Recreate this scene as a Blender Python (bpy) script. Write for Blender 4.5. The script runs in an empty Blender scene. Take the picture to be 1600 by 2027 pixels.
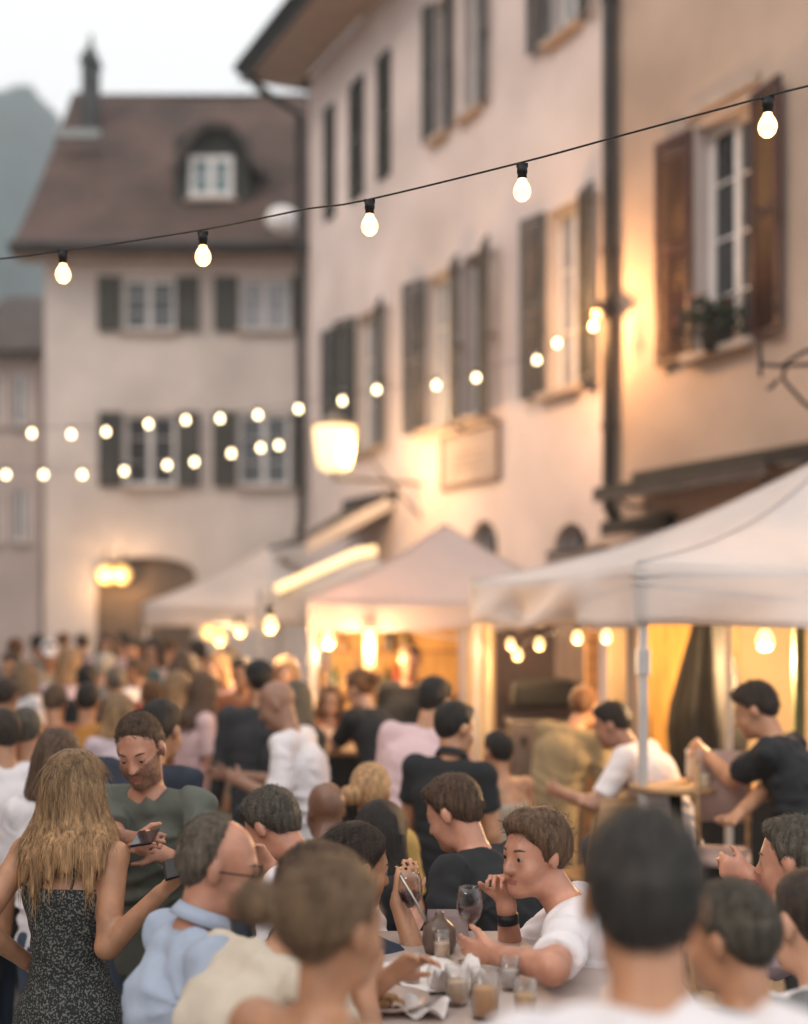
import bpy, bmesh, math, random
import numpy as np
from mathutils import Vector, Matrix
random.seed(7); np.random.seed(7)
R = math.radians
SC = bpy.context.scene
COL = SC.collection
# ------------------------------------------------------------------ camera
F, HX, HY, H = 2500.0, 800.0, 1230.0, 2.05
cam = bpy.data.cameras.new('camera'); camo = bpy.data.objects.new('camera', cam); COL.objects.link(camo)
camo.location = (0, 0, H); camo.rotation_euler = (R(90), 0, 0)
cam.sensor_fit = 'HORIZONTAL'; cam.sensor_width = 36; cam.lens = 36*F/1600
cam.shift_y = (HY-1013.5)/1600; cam.clip_start = .05; cam.clip_end = 3000
cam.dof.use_dof = True; cam.dof.focus_distance = 3.75; cam.dof.aperture_fstop = 1.2
SC.camera = camo
# ------------------------------------------------------------------ sky and sun
SC.view_settings.view_transform = 'Standard'; SC.view_settings.look = 'None'
SC.view_settings.gamma = 1; SC.view_settings.exposure = 0.84
W = bpy.data.worlds.new('World'); SC.world = W; W.use_nodes = True
nt = W.node_tree; nt.nodes.clear()
sk = nt.nodes.new('ShaderNodeTexSky'); sk.sky_type = 'NISHITA'; sk.sun_disc = False
sk.sun_elevation = R(42); sk.sun_rotation = R(-125); sk.dust_density = 3.0; sk.air_density = 1.0
hs = nt.nodes.new('ShaderNodeHueSaturation'); hs.inputs['Saturation'].default_value = .25
mx = nt.nodes.new('ShaderNodeMix'); mx.data_type = 'RGBA'; mx.inputs[0].default_value = .8
mx.inputs[7].default_value = (9.1, 9.0, 8.9, 1)
bg = nt.nodes.new('ShaderNodeBackground'); bg.inputs[1].default_value = .1
wo = nt.nodes.new('ShaderNodeOutputWorld')
nt.links.new(sk.outputs[0], hs.inputs['Color']); nt.links.new(hs.outputs[0], mx.inputs[6])
nt.links.new(mx.outputs[2], bg.inputs[0]); nt.links.new(bg.outputs[0], wo.inputs[0])
sun = bpy.data.lights.new('sun', 'SUN'); sun.energy = .7; sun.angle = R(18); sun.color = (1, .82, .68)
suno = bpy.data.objects.new('sun', sun); COL.objects.link(suno)
sd = Vector((math.sin(R(-125))*math.cos(R(42)), math.cos(R(-125))*math.cos(R(42)), math.sin(R(42))))
suno.rotation_euler = sd.to_track_quat('Z', 'Y').to_euler()

# ------------------------------------------------------------------ helpers
def P(px, py, Y): return Vector(((px-HX)/F*Y, Y, H+(HY-py)/F*Y))
def tag(o, label=None, cat=None, group=None, kind=None):
    if label: o['label'] = label
    if cat: o['category'] = cat
    if group: o['group'] = group
    if kind: o['kind'] = kind
    return o
def empty(name, label, cat, loc=(0, 0, 0), rz=0, group=None):
    o = bpy.data.objects.new(name, None); COL.objects.link(o); o.location = loc; o.rotation_euler = (0, 0, rz)
    o.empty_display_size = .1
    return tag(o, label, cat, group)
def link(name, me, parent=None):
    o = bpy.data.objects.new(name, me); COL.objects.link(o); o.parent = parent; return o

def lin(c):
    if isinstance(c, str):
        c = [int(c[i:i+2], 16)/255 for i in (0, 2, 4)]
        return tuple((v/12.92 if v <= .04045 else ((v+.055)/1.055)**2.4) for v in c)
    return c
MC = {}
def mat(name, col, rough=.8, var=.12, scale=6, bump=.15, bscale=None, metal=0, sheen=0, stretch=None, col2=None,
        trans=0, sss=0, spec=.4, coord='Object', bdist=.01):
    if name in MC: return MC[name]
    col = lin(col)
    m = bpy.data.materials.new(name); m.use_nodes = True; n = m.node_tree; b = n.nodes['Principled BSDF']
    b.inputs['Roughness'].default_value = rough; b.inputs['Metallic'].default_value = metal
    b.inputs['Specular IOR Level'].default_value = spec
    if sheen: b.inputs['Sheen Weight'].default_value = sheen
    if sss:
        b.inputs['Subsurface Weight'].default_value = sss; b.inputs['Subsurface Radius'].default_value = (.012, .005, .003)
        b.inputs['Subsurface Scale'].default_value = 1
    tc = n.nodes.new('ShaderNodeTexCoord'); mp = n.nodes.new('ShaderNodeMapping')
    n.links.new(tc.outputs[coord], mp.inputs[0])
    if stretch: mp.inputs['Scale'].default_value = stretch
    no = n.nodes.new('ShaderNodeTexNoise'); no.inputs['Scale'].default_value = scale; no.inputs['Detail'].default_value = 5
    n.links.new(mp.outputs[0], no.inputs[0])
    cr = n.nodes.new('ShaderNodeValToRGB')
    c2 = lin(col2) if col2 else None
    lo = tuple(max(0, c*(1-var*2)) for c in col) if c2 is None else c2
    hi = tuple(min(1, c*(1+var*1.2)) for c in col)
    cr.color_ramp.elements[0].position = .3; cr.color_ramp.elements[1].position = .7
    cr.color_ramp.elements[0].color = (*lo, 1); cr.color_ramp.elements[1].color = (*hi, 1)
    n.links.new(no.outputs[0], cr.inputs[0]); n.links.new(cr.outputs[0], b.inputs['Base Color'])
    if bump:
        n2 = n.nodes.new('ShaderNodeTexNoise'); n2.inputs['Scale'].default_value = bscale or scale*4; n2.inputs['Detail'].default_value = 4
        n.links.new(mp.outputs[0], n2.inputs[0])
        bp = n.nodes.new('ShaderNodeBump'); bp.inputs['Strength'].default_value = bump; bp.inputs['Distance'].default_value = bdist
        n.links.new(n2.outputs[0], bp.inputs['Height']); n.links.new(bp.outputs[0], b.inputs['Normal'])
    if trans:
        tl = n.nodes.new('ShaderNodeBsdfTranslucent'); n.links.new(cr.outputs[0], tl.inputs[0])
        ms = n.nodes.new('ShaderNodeMixShader'); ms.inputs[0].default_value = trans
        n.links.new(b.outputs[0], ms.inputs[1]); n.links.new(tl.outputs[0], ms.inputs[2])
        n.links.new(ms.outputs[0], n.nodes['Material Output'].inputs[0])
    MC[name] = m; return m
def glow(name, col, st, lo=None):
    if name in MC: return MC[name]
    m = bpy.data.materials.new(name); m.use_nodes = True; b = m.node_tree.nodes['Principled BSDF']
    b.inputs['Base Color'].default_value = (*lin(col), 1); b.inputs['Emission Color'].default_value = (*lin(col), 1)
    b.inputs['Emission Strength'].default_value = st; b.inputs['Roughness'].default_value = .4
    MC[name] = m; return m
def glass(name, col=(.97, .96, .95)):
    if name in MC: return MC[name]
    m = bpy.data.materials.new(name); m.use_nodes = True; n = m.node_tree; n.nodes.remove(n.nodes['Principled BSDF'])
    t = n.nodes.new('ShaderNodeBsdfTransparent'); t.inputs[0].default_value = (*col, 1); g = n.nodes.new('ShaderNodeBsdfGlossy'); g.inputs['Roughness'].default_value = .03
    fr = n.nodes.new('ShaderNodeLayerWeight'); fr.inputs[0].default_value = .18; ms = n.nodes.new('ShaderNodeMixShader')
    n.links.new(fr.outputs[1], ms.inputs[0]); n.links.new(t.outputs[0], ms.inputs[1]); n.links.new(g.outputs[0], ms.inputs[2]); n.links.new(ms.outputs[0], n.nodes['Material Output'].inputs[0])
    MC[name] = m; return m

class MB:
    """collects boxes, tubes, lathes, then links them as one mesh"""
    def __init__(s): s.v = []; s.f = []; s.m = []
    def quad(s, a, b, c, d, mi=0):
        n = len(s.v); s.v += [tuple(a), tuple(b), tuple(c), tuple(d)]; s.f.append((n, n+1, n+2, n+3)); s.m.append(mi)
    def poly(s, pts, mi=0):
        n = len(s.v); s.v += [tuple(p) for p in pts]; s.f.append(tuple(range(n, n+len(pts)))); s.m.append(mi)
    def obox(s, c, ax, ay, az, mi=0):
        c = Vector(c); ax = Vector(ax); ay = Vector(ay); az = Vector(az)
        n = len(s.v)
        for i in (-1, 1):
            for j in (-1, 1):
                for k in (-1, 1): s.v.append(tuple(c+ax*i+ay*j+az*k))
        for q in ((0, 1, 3, 2), (4, 6, 7, 5), (0, 4, 5, 1), (2, 3, 7, 6), (0, 2, 6, 4), (1, 5, 7, 3)):
            s.f.append(tuple(n+i for i in q)); s.m.append(mi)
    def box(s, x0, y0, z0, x1, y1, z1, mi=0):
        s.obox(((x0+x1)/2, (y0+y1)/2, (z0+z1)/2), ((x1-x0)/2, 0, 0), (0, (y1-y0)/2, 0), (0, 0, (z1-z0)/2), mi)
    def tube(s, pts, r, seg=10, mi=0, cap=True):
        pts = [Vector(p) for p in pts]; rs = r if isinstance(r, (list, tuple)) else [r]*len(pts)
        rings = []
        up = None
        for i, p in enumerate(pts):
            d = (pts[min(i+1, len(pts)-1)]-pts[max(i-1, 0)]).normalized()
            if up is None: up = Vector((0, 0, 1)) if abs(d.z) < .9 else Vector((1, 0, 0))
            a = d.cross(up).normalized(); b = a.cross(d).normalized(); up = b
            n = len(s.v); rings.append(n)
            for k in range(seg):
                t = 2*math.pi*k/seg; s.v.append(tuple(p+(a*math.cos(t)+b*math.sin(t))*rs[i]))
        for i in range(len(rings)-1):
            for k in range(seg):
                s.f.append((rings[i]+k, rings[i]+(k+1) % seg, rings[i+1]+(k+1) % seg, rings[i+1]+k)); s.m.append(mi)
        if cap:
            s.f.append(tuple(rings[0]+k for k in reversed(range(seg)))); s.m.append(mi)
            s.f.append(tuple(rings[-1]+k for k in range(seg))); s.m.append(mi)
    def lathe(s, prof, c=(0, 0, 0), seg=24, mi=0):
        c = Vector(c); rings = []
        for r, z in prof:
            n = len(s.v); rings.append(n)
            for k in range(seg):
                t = 2*math.pi*k/seg; s.v.append((c.x+r*math.cos(t), c.y+r*math.sin(t), c.z+z))
        for i in range(len(rings)-1):
            for k in range(seg):
                s.f.append((rings[i]+k, rings[i]+(k+1) % seg, rings[i+1]+(k+1) % seg, rings[i+1]+k)); s.m.append(mi)
    def build(s, name, mats, parent=None, smooth=False, bevel=0, solid=0, loc=None):
        me = bpy.data.meshes.new(name); me.from_pydata(s.v, [], s.f)
        for m in (mats if isinstance(mats, (list, tuple)) else [mats]): me.materials.append(m)
        me.polygons.foreach_set('material_index', s.m); me.validate(); me.update()
        if smooth:
            bm = bmesh.new(); bm.from_mesh(me); bmesh.ops.remove_doubles(bm, verts=bm.verts, dist=.0001); bmesh.ops.recalc_face_normals(bm, faces=bm.faces); bm.to_mesh(me); bm.free()
            me.polygons.foreach_set('use_smooth', [True]*len(me.polygons))
        o = link(name, me, parent)
        if bevel:
            b = o.modifiers.new('b', 'BEVEL'); b.width = bevel; b.segments = 2; b.limit_method = 'ANGLE'
        if solid:
            b = o.modifiers.new('s', 'SOLIDIFY'); b.thickness = solid; b.offset = 0
        if loc is not None: o.location = loc
        return o
def point(name, loc, e, col=(1, .62, .3), r=.06, parent=None):
    l = bpy.data.lights.new(name, 'POINT'); l.energy = e; l.color = col; l.shadow_soft_size = r
    o = bpy.data.objects.new(name, l); COL.objects.link(o); o.location = loc; o.parent = parent; return o

# ------------------------------------------------------------------ materials of the setting
M_pink = mat('plaster_pink', (.68, .565, .525), .92, .10, .7, .35, 40, bdist=.004)
M_tan = mat('plaster_tan', (.45, .335, .265), .92, .12, .7, .35, 40, bdist=.004)
M_far = mat('plaster_cream', (.68, .585, .535), .92, .10, .6, .3, 30)
M_farpink = mat('plaster_rose', (.5, .40, .36), .92, .1, .5, .3, 30)
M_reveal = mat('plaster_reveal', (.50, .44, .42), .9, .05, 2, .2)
M_trim = mat('stone_trim', (.42, .33, .27), .85, .1, 3, .25)
M_pipe = mat('dark_metal_pipe', (.030, .026, .024), .55, .2, 4, .1, metal=.3)
M_soffit = mat('soffit_boards', (.42, .33, .28), .85, .1, 2, .2, stretch=(1, 8, 1))
M_fascia = mat('fascia_dark', (.045, .048, .05), .7, .2, 3, .1)
M_shgrey = mat('shutter_grey', (.085, .082, .082), .75, .15, 4, .1)
M_shdark = mat('shutter_dark', (.045, .05, .048), .75, .15, 4, .1)
M_shbrown = mat('shutter_brown', (.060, .022, .017), .6, .2, 5, .1)
M_shgreen = mat('shutter_olive', (.072, .068, .060), .75, .15, 4, .1)
M_white = mat('white_paint', (.72, .68, .66), .6, .05, 5, .05)
M_paneD = mat('dark_pane', (.05, .055, .06), .12, .3, 1, 0, spec=.6)
M_paneL = mat('curtained_pane', (.33, .33, .35), .2, .25, 2, 0, spec=.6, stretch=(6, 6, 1))
M_dark = mat('dark_interior', (.03, .026, .024), .9, .3, 1, 0)
M_iron = mat('black_iron', (.012, .012, .013), .5, .2, 5, .1, metal=.4)
M_canvas = mat('canvas_white', (.72, .66, .635), .85, .04, 1.5, .3, 14, trans=.28, bdist=.01)
M_canvasp = mat('canvas_pink', (.66, .54, .50), .85, .05, 1.5, .3, 14, trans=.32, bdist=.01)
M_pole = mat('pole_white', (.5, .47, .45), .5, .08, 5, .05)
M_poledark = mat('pole_dark', (.04, .03, .028), .5, .1, 5, .05)
M_wood = mat('warm_wood', (.30, .16, .07), .6, .25, 3, .2, stretch=(1, 1, 9), coord='Object')
M_bulb = glow('bulb_glow', (1, .62, .27), 1.45)
M_bulbfar = glow('bulb_glow_far', (1, .78, .44), 5.5)
M_lampwarm = glow('lamp_glow', (1, .58, .20), .75)

# ------------------------------------------------------------------ ground and hills
def roof_tiles(name, c1, c2):
    m = bpy.data.materials.new(name); m.use_nodes = True; n = m.node_tree; b = n.nodes['Principled BSDF']
    b.inputs['Roughness'].default_value = .9
    tc = n.nodes.new('ShaderNodeTexCoord'); br = n.nodes.new('ShaderNodeTexBrick'); br.inputs['Scale'].default_value = 1
    br.inputs['Brick Width'].default_value = .2; br.inputs['Row Height'].default_value = .22; br.inputs['Mortar Size'].default_value = .008
    br.inputs['Color1'].default_value = (*c1, 1); br.inputs['Color2'].default_value = (*c2, 1); br.inputs['Mortar'].default_value = (c1[0]*.4, c1[1]*.4, c1[2]*.4, 1)
    no = n.nodes.new('ShaderNodeTexNoise'); no.inputs['Scale'].default_value = .9; no.inputs['Detail'].default_value = 6
    mx = n.nodes.new('ShaderNodeMix'); mx.data_type = 'RGBA'; mx.blend_type = 'MULTIPLY'; mx.inputs[0].default_value = 1
    cr = n.nodes.new('ShaderNodeValToRGB'); cr.color_ramp.elements[0].position = .3; cr.color_ramp.elements[1].position = .7
    cr.color_ramp.elements[0].color = (.55, .55, .5, 1); cr.color_ramp.elements[1].color = (1.25, 1.15, 1.1, 1)
    n.links.new(tc.outputs['UV'], br.inputs[0]); n.links.new(tc.outputs['Object'], no.inputs[0]); n.links.new(no.outputs[0], cr.inputs[0])
    n.links.new(br.outputs['Color'], mx.inputs[6]); n.links.new(cr.outputs[0], mx.inputs[7]); n.links.new(mx.outputs[2], b.inputs['Base Color'])
    bp = n.nodes.new('ShaderNodeBump'); bp.inputs['Strength'].default_value = .6; bp.inputs['Distance'].default_value = .02
    n.links.new(br.outputs['Color'], bp.inputs['Height']); n.links.new(bp.outputs[0], b.inputs['Normal'])
    return m
M_roof = roof_tiles('roof_tiles_brown', (.105, .062, .052), (.078, .048, .043))
M_roof2 = roof_tiles('roof_tiles_grey', (.09, .07, .065), (.065, .052, .05))
def uv_plane(o, u, v, org=(0, 0, 0)):
    me = o.data; uv = me.uv_layers.new(name='UVMap'); u = Vector(u); v = Vector(v); org = Vector(org)
    for l in me.loops:
        p = me.vertices[l.vertex_index].co-org; uv.data[l.index].uv = (p.dot(u), p.dot(v))
def ground():
    m = bpy.data.materials.new('cobbles'); m.use_nodes = True; n = m.node_tree; b = n.nodes['Principled BSDF']; b.inputs['Roughness'].default_value = .8
    tc = n.nodes.new('ShaderNodeTexCoord'); vo = n.nodes.new('ShaderNodeTexVoronoi'); vo.inputs['Scale'].default_value = 9
    vo.feature = 'DISTANCE_TO_EDGE'
    cr = n.nodes.new('ShaderNodeValToRGB'); cr.color_ramp.elements[1].position = .08
    cr.color_ramp.elements[0].color = (.05, .045, .04, 1); cr.color_ramp.elements[1].color = (.2, .18, .165, 1)
    n.links.new(tc.outputs['Object'], vo.inputs[0]); n.links.new(vo.outputs[0], cr.inputs[0]); n.links.new(cr.outputs[0], b.inputs['Base Color'])
    bp = n.nodes.new('ShaderNodeBump'); bp.inputs['Distance'].default_value = .02; n.links.new(cr.outputs[0], bp.inputs['Height']); n.links.new(bp.outputs[0], b.inputs['Normal'])
    g = MB(); g.quad((-390, -50, 0), (390, -50, 0), (390, 410, 0), (-390, 410, 0)); o = g.build('ground', m); tag(o, kind='structure')
    # wooded hill beyond the roofs
    v = []; f = []; nx, ny = 150, 60
    rnd = np.random.RandomState(3)
    ph = rnd.rand(12)*6.28; fr = rnd.rand(12)*.25+.03
    for j in range(ny):
        for i in range(nx):
            x = -260+i*2.2; y = 200+j*3.0
            prof = 128-0.12*abs(x+112)-max(0, x+84)*1.7
            t = min(1, j/34); s = t*t*(3-2*t)
            z = max(0, prof)*s
            z += (sum(math.sin(fr[k]*x*2.2+ph[k]+y*fr[(k+3) % 12]) for k in range(12)))*.9*s+rnd.rand()*3.2*s
            v.append((x, y, z-.5))
    for j in range(ny-1):
        for i in range(nx-1): a = j*nx+i; f.append((a, a+1, a+nx+1, a+nx))
    me = bpy.data.meshes.new('hill'); me.from_pydata(v, [], f); me.materials.append(mat('wooded_hill', (.030, .055, .055), .95, .3, .12, .8, .8, bdist=1.5))
    me.polygons.foreach_set('use_smooth', [True]*len(me.polygons))
    tag(link('hill', me), kind='structure')
ground()

# ------------------------------------------------------------------ wall with openings
def wall(org, u, n, s0, s1, z0, z1, holes, depth=.22, name='wall', mats=None, parent=None):
    """plane through org along u (horizontal), outward normal n; holes (a,b,c,d,arch)"""
    org = Vector(org); u = Vector(u).normalized(); n = Vector(n).normalized(); m = MB()
    def pt(s, z, d=0): return org+u*s+Vector((0, 0, z))-n*d
    S = sorted({s0, s1, *[x for h in holes for x in h[:2]]}); Z = sorted({z0, z1, *[x for h in holes for x in h[2:4]]})
    S = [s for s in S if s0 <= s <= s1]; Z = [z for z in Z if z0 <= z <= z1]
    for i in range(len(S)-1):
        for j in range(len(Z)-1):
            cs, cz = (S[i]+S[i+1])/2, (Z[j]+Z[j+1])/2
            if any(h[0] < cs < h[1] and h[2] < cz < h[3] for h in holes): continue
            m.quad(pt(S[i], Z[j]), pt(S[i+1], Z[j]), pt(S[i+1], Z[j+1]), pt(S[i], Z[j+1]))
    for h in holes:
        a, b, c, d = h[:4]; arch = len(h) > 4 and h[4]
        if not arch:
            loop = [(a, c), (b, c), (b, d), (a, d)]
        else:
            ah = min((b-a)/2*arch, d-c-.01); N = 16; cs = (a+b)/2; rr = (b-a)/2
            arc = [(cs+rr*math.cos(t*math.pi/N), d-ah+ah*math.sin(t*math.pi/N)) for t in range(N+1)]
            loop = [(a, c), (b, c)]+arc
            for k in range(N):
                p, q = arc[k], arc[k+1]
                m.quad(pt(*p), pt(p[0], d), pt(q[0], d), pt(*q))
        for k in range(len(loop)):
            p, q = loop[k], loop[(k+1) % len(loop)]
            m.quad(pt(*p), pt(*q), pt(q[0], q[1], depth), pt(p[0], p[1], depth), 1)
        m.poly([pt(x, z, depth+.12) for x, z in [(a-.02, c-.02), (b+.02, c-.02), (b+.02, d+.02), (a-.02, d+.02)]], 2)
    return m.build(name, mats, parent)

def window(org, u, n, a, b, c, d, parent, pane, depth=.14, bars=2, cols=2, sill=True, fw=.06, frame=None):
    org = Vector(org); u = Vector(u).normalized(); n = Vector(n).normalized(); Zv = Vector((0, 0, 1))
    def pt(s, z, dd=0): return org+u*s+Zv*z-n*dd
    m = MB(); g = fw/2
    def bar(s0, z0, s1, z1, t=.025): m.obox(pt((s0+s1)/2, (z0+z1)/2, depth), u*abs(s1-s0)/2, n*t, Zv*abs(z1-z0)/2)
    bar(a, c, a+fw, d); bar(b-fw, c, b, d); bar(a+fw, c, b-fw, c+fw); bar(a+fw, d-fw, b-fw, d)
    for k in range(1, cols):
        s = a+(b-a)*k/cols; bar(s-fw*.6, c+fw, s+fw*.6, d-fw, .03)
    for k in range(1, bars+1):
        z = c+(d-c)*k/(bars+1); bar(a+fw, z-.012, b-fw, z+.012, .015)
    w = m.build('window', frame or M_white, parent, bevel=.004)
    p = MB(); p.quad(pt(a, c, depth+.01), pt(b, c, depth+.01), pt(b, d, depth+.01), pt(a, d, depth+.01)); p.build('pane', pane, w, solid=.004)
    if sill:
        q = MB(); q.obox(pt((a+b)/2, c-.045, -.03), u*((b-a)/2+.08), n*.10, Zv*.04); q.build('sill', M_trim, w, bevel=.01)
    return w
def shutter(org, u, n, hs, hz0, hz1, wd, ang, material, parent, slats=True, side=1):
    """hinge at hs, leaf width wd going in direction side, swung ang degrees off the wall"""
    org = Vector(org); u = Vector(u).normalized(); n = Vector(n).normalized(); Zv = Vector((0, 0, 1))
    d = (u*side*math.cos(R(ang))+n*math.sin(R(ang))); t = d.cross(Zv); h = org+u*hs+n*.03
    m = MB(); hh = (hz1-hz0); zc = (hz0+hz1)/2; fr = .07
    def b(x0, x1, z0, z1, th, tilt=0):
        az = Zv*(z1-z0)/2; at = t*th
        if tilt: az = (Zv*math.cos(tilt)+t*math.sin(tilt))*(z1-z0)/2; at = (t*math.cos(tilt)-Zv*math.sin(tilt))*th
        m.obox(h+d*((x0+x1)/2)+Zv*((z0+z1)/2), d*(x1-x0)/2, at, az)
    b(0, fr, hz0, hz1, .02); b(wd-fr, wd, hz0, hz1, .02)
    for zz in (hz0, zc-fr/2, hz1-fr): b(fr, wd-fr, zz, zz+fr, .02)
    if slats:
        z = hz0+fr+.03
        while z < hz1-fr-.03:
            if abs(z-zc) > fr*.8: b(fr, wd-fr, z-.03, z+.03, .005, .7)
            z += .055
    else: b(fr, wd-fr, hz0+fr, hz1-fr, .008)
    return m.build('shutter', material, parent)

# facade plane of the right-hand row: x = XA - .478 Y
XA, KA = 8.7, .478
UF = Vector((-KA, 1, 0)).normalized(); NF = Vector((-1, -KA, 0)).normalized(); OF = Vector((XA, 0, 0))
def fY(px): return XA/((px-HX)/F+KA)
def fs(px): return fY(px)/UF.y
def fz(px, py): return H+(HY-py)/F*fY(px)
Z1a, Z1b = 4.70, 6.80          # first-floor openings
Z2a, Z2b = 8.66, 10.5

def mid_building():
    B = empty('town_house', 'long pale pink plastered town house with grey shutters and deep eaves', 'building', OF+UF*fs(900))
    inv = Matrix.Translation(-B.location)
    loc = OF-B.location
    sr, sl = fs(1212), fs(612)
    sh_g = mat('shutter_grey', (0, 0, 0)); holes = []
    # (opening left px, opening right px, za, zb, left shutter, right shutter)
    wins = [(1084, 1150, Z1a, Z1b, 1, 1, M_shgrey), (845, 895, Z1a, Z1b, 1, 1, M_shgrey), (918, 955, Z1a, Z1b, 0, 1, M_shgrey),
            (663, 688, Z1a, Z1b, 1, 0, M_shdark), (706, 748, Z1a, Z1b, 1, 1, M_shdark),
            (1092, 1150, Z2a+.1, Z2b+.1, 1, 1, M_shgrey), (862, 886, Z2a, Z2b, 1, 1, M_shdark), (918, 952, Z2a, Z2b, 0, 1, M_shgrey)]
    closed = [(645, 664), (695, 722), (750, 775)]
    for w in wins: holes.append((fs(w[1]), fs(w[0]), w[2], w[3]))
    for c in closed: holes.append((fs(c[1]), fs(c[0]), Z2a, Z2b))
    archs = [(930, 985, 1030), (1095, 1165, 1035)]
    for a, b, y in archs:
        holes.append((fs(b), fs(a), .15, fz((a+b)/2, y), 1))
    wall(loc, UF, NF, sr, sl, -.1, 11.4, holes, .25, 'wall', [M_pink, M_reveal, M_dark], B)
    for i, w in enumerate(wins):
        a, b = fs(w[1]), fs(w[0])
        window(loc, UF, NF, a, b, w[2], w[3], B, M_paneL if i in (0, 1, 4, 5) else M_paneD, .17)
        sw = min(.52, (b-a)*.62)
        if i in (2,): sw = .55
        if w[5]: shutter(loc, UF, NF, a-.01, w[2]-.02, w[3]+.02, sw, 14+i*3 % 9, w[6], B, side=-1)
        if w[4]: shutter(loc, UF, NF, b+.01, w[2]-.02, w[3]+.02, sw, 10+i*5 % 12, w[6], B, side=1)
    for c in closed:
        a, b = fs(c[1]), fs(c[0]); shutter(loc, UF, NF, a+.01, Z2a, Z2b, b-a-.02, 0, M_shdark, B)
    # ends and back
    m = MB(); dpt = 9
    def q(s, d, z): return loc+UF*s-NF*d+Vector((0, 0, z))
    m.quad(q(sl, 0, -.1), q(sl, dpt, -.1), q(sl, dpt, 11.4), q(sl, 0, 11.4)); m.quad(q(sr, dpt, -.1), q(sl, dpt, -.1), q(sl, dpt, 11.4), q(sr, dpt, 11.4))
    m.poly([q(sl, 0, 11.4), q(sl, dpt, 11.4), q(sl, dpt/2, 14.3)])
    m.build('side_wall', M_pink, B)
    ov = .95
    e = MB(); e.obox(q((sl+sr)/2+.35, -ov/2, 11.45), UF*((sl-sr)/2+.35), NF*ov/2, Vector((0, 0, .04))); e.build('soffit', M_soffit, B)
    e = MB(); e.obox(q((sl+sr)/2+.35, -ov-.02, 11.52), UF*((sl-sr)/2+.37), NF*.03, Vector((0, 0, .16)))
    e.obox(q(sl+.72, -ov/2+.3, 11.58), UF*.03, NF*(ov/2+.3), Vector((0, 0, .14)))
    e.tube([q(sr, -ov-.1, 11.58), q(sl+.7, -ov-.1, 11.58)], .085, 10); e.build('gutter', M_fascia, B)
    r = MB()
    r.quad(q(sr, -ov, 11.6), q(sl+.62, -ov, 11.6), q(sl+.62, dpt/2, 15.0), q(sr, dpt/2, 15.0)); r.quad(q(sr, dpt+1, 11.4), q(sl+.62, dpt+1, 11.4), q(sl+.62, dpt/2, 15.0), q(sr, dpt/2, 15.0))
    o = r.build('roof', M_roof, B, solid=.12); uv_plane(o, UF, (0, 0, 1))
    d = MB(); d.tube([q(sl+.45, -ov-.05, 11.4), q(sl+.42, -ov+.3, 11.15), q(sl+.05, -.15, 10.7), q(sl+.02, -.12, 3.8), q(sl+.0, -.2, 3.4)], .075, 10); d.build('downpipe', M_pipe, B, True)
    for zc in (9.9, 7.4, 5.2):
        pass
    # little hooks holding the shutters back
    for w in wins[:3]: k = MB(); k.obox(q(fs(w[1])-.3, -.05, w[2]-.12), UF*.015, NF*.05, Vector((0, 0, .02))); k.build('shutter_hook', M_iron, B)
    return B
MIDB = mid_building()

def near_building():
    sl = fs(1222); sr = fs(2300); off = NF*.06
    B = empty('plaster_house', 'tan plastered house with brown louvred shutters at the right edge', 'building', OF+UF*fs(1400)+off)
    loc = OF+off-B.location
    def fs_(p): return fs(p)
    za, zb = fz(1430, 690), fz(1430, 235)
    a, b = fs(1500), fs(1386)
    holes = [(a, b, za, zb), (fs(1345), fs(1268), .05, 2.6), (fs(1620), fs(1400), .05, 2.55), (fs(2100), fs(1780), za, zb)]
    wall(loc, UF, NF, sr, sl, -.1, 14, holes, .32, 'wall', [M_tan, M_reveal, M_dark], B)
    window(loc, UF, NF, a, b, za, zb, B, M_paneD, .2, 3, 2, fw=.07)
    window(loc, UF, NF, fs(2100), fs(1780), za, zb, B, M_paneD, .2, 3, 2, fw=.07)
    shutter(loc, UF, NF, b+.02, za-.04, zb+.02, .50, 5, M_shbrown, B, side=1)
    shutter(loc, UF, NF, a-.02, za-.04, zb+.02, .46, 9, M_shbrown, B, side=-1)
    t = MB(); Zv = Vector((0, 0, 1))
    t.obox(loc+UF*((a+b)/2)+Zv*(zb+.16)+NF*.02, UF*((b-a)/2+.12), NF*.03, Zv*.05); t.build('lintel', M_trim, B, bevel=.01)
    # shop front door and window panels
    for (c, d, z0, z1) in ((fs(1345), fs(1268), .05, 2.6), (fs(1620), fs(1400), .05, 2.55)):
        window(loc, UF, NF, c, d, z0, z1, B, glow('lit_shop_pane', (1, .52, .16), .55), .2, 2, 2, sill=False, frame=M_wood)
    m = MB()
    def q(s, d, z): return loc+UF*s-NF*d+Zv*z
    m.quad(q(sl, 0, 11), q(sl, 9, 11), q(sl, 9, 14), q(sl, 0, 14)); m.quad(q(sr, 9, 0), q(sl, 9, 0), q(sl, 9, 14), q(sr, 9, 14)); m.quad(q(sr, 0, 14), q(sl, 0, 14), q(sl, 9, 14), q(sr, 9, 14))
    m.build('side_wall', M_tan, B)
    d = MB(); s = fs(1234); d.tube([q(s, -.12, 13.5), q(s, -.12, 6.2), q(s, -.12, 3.25), q(s-.02, -.02, 3.05)], .072, 12)
    o = d.build('downpipe', M_pipe, B, True)
    for z in (11.6, 8.6, 5.95, 4.1): c = MB(); c.tube([q(s, -.12, z-.03), q(s, -.12, z+.03)], .088, 12); c.build('clamp', M_pipe, o)
    return B
NEARB = near_building()

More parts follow.
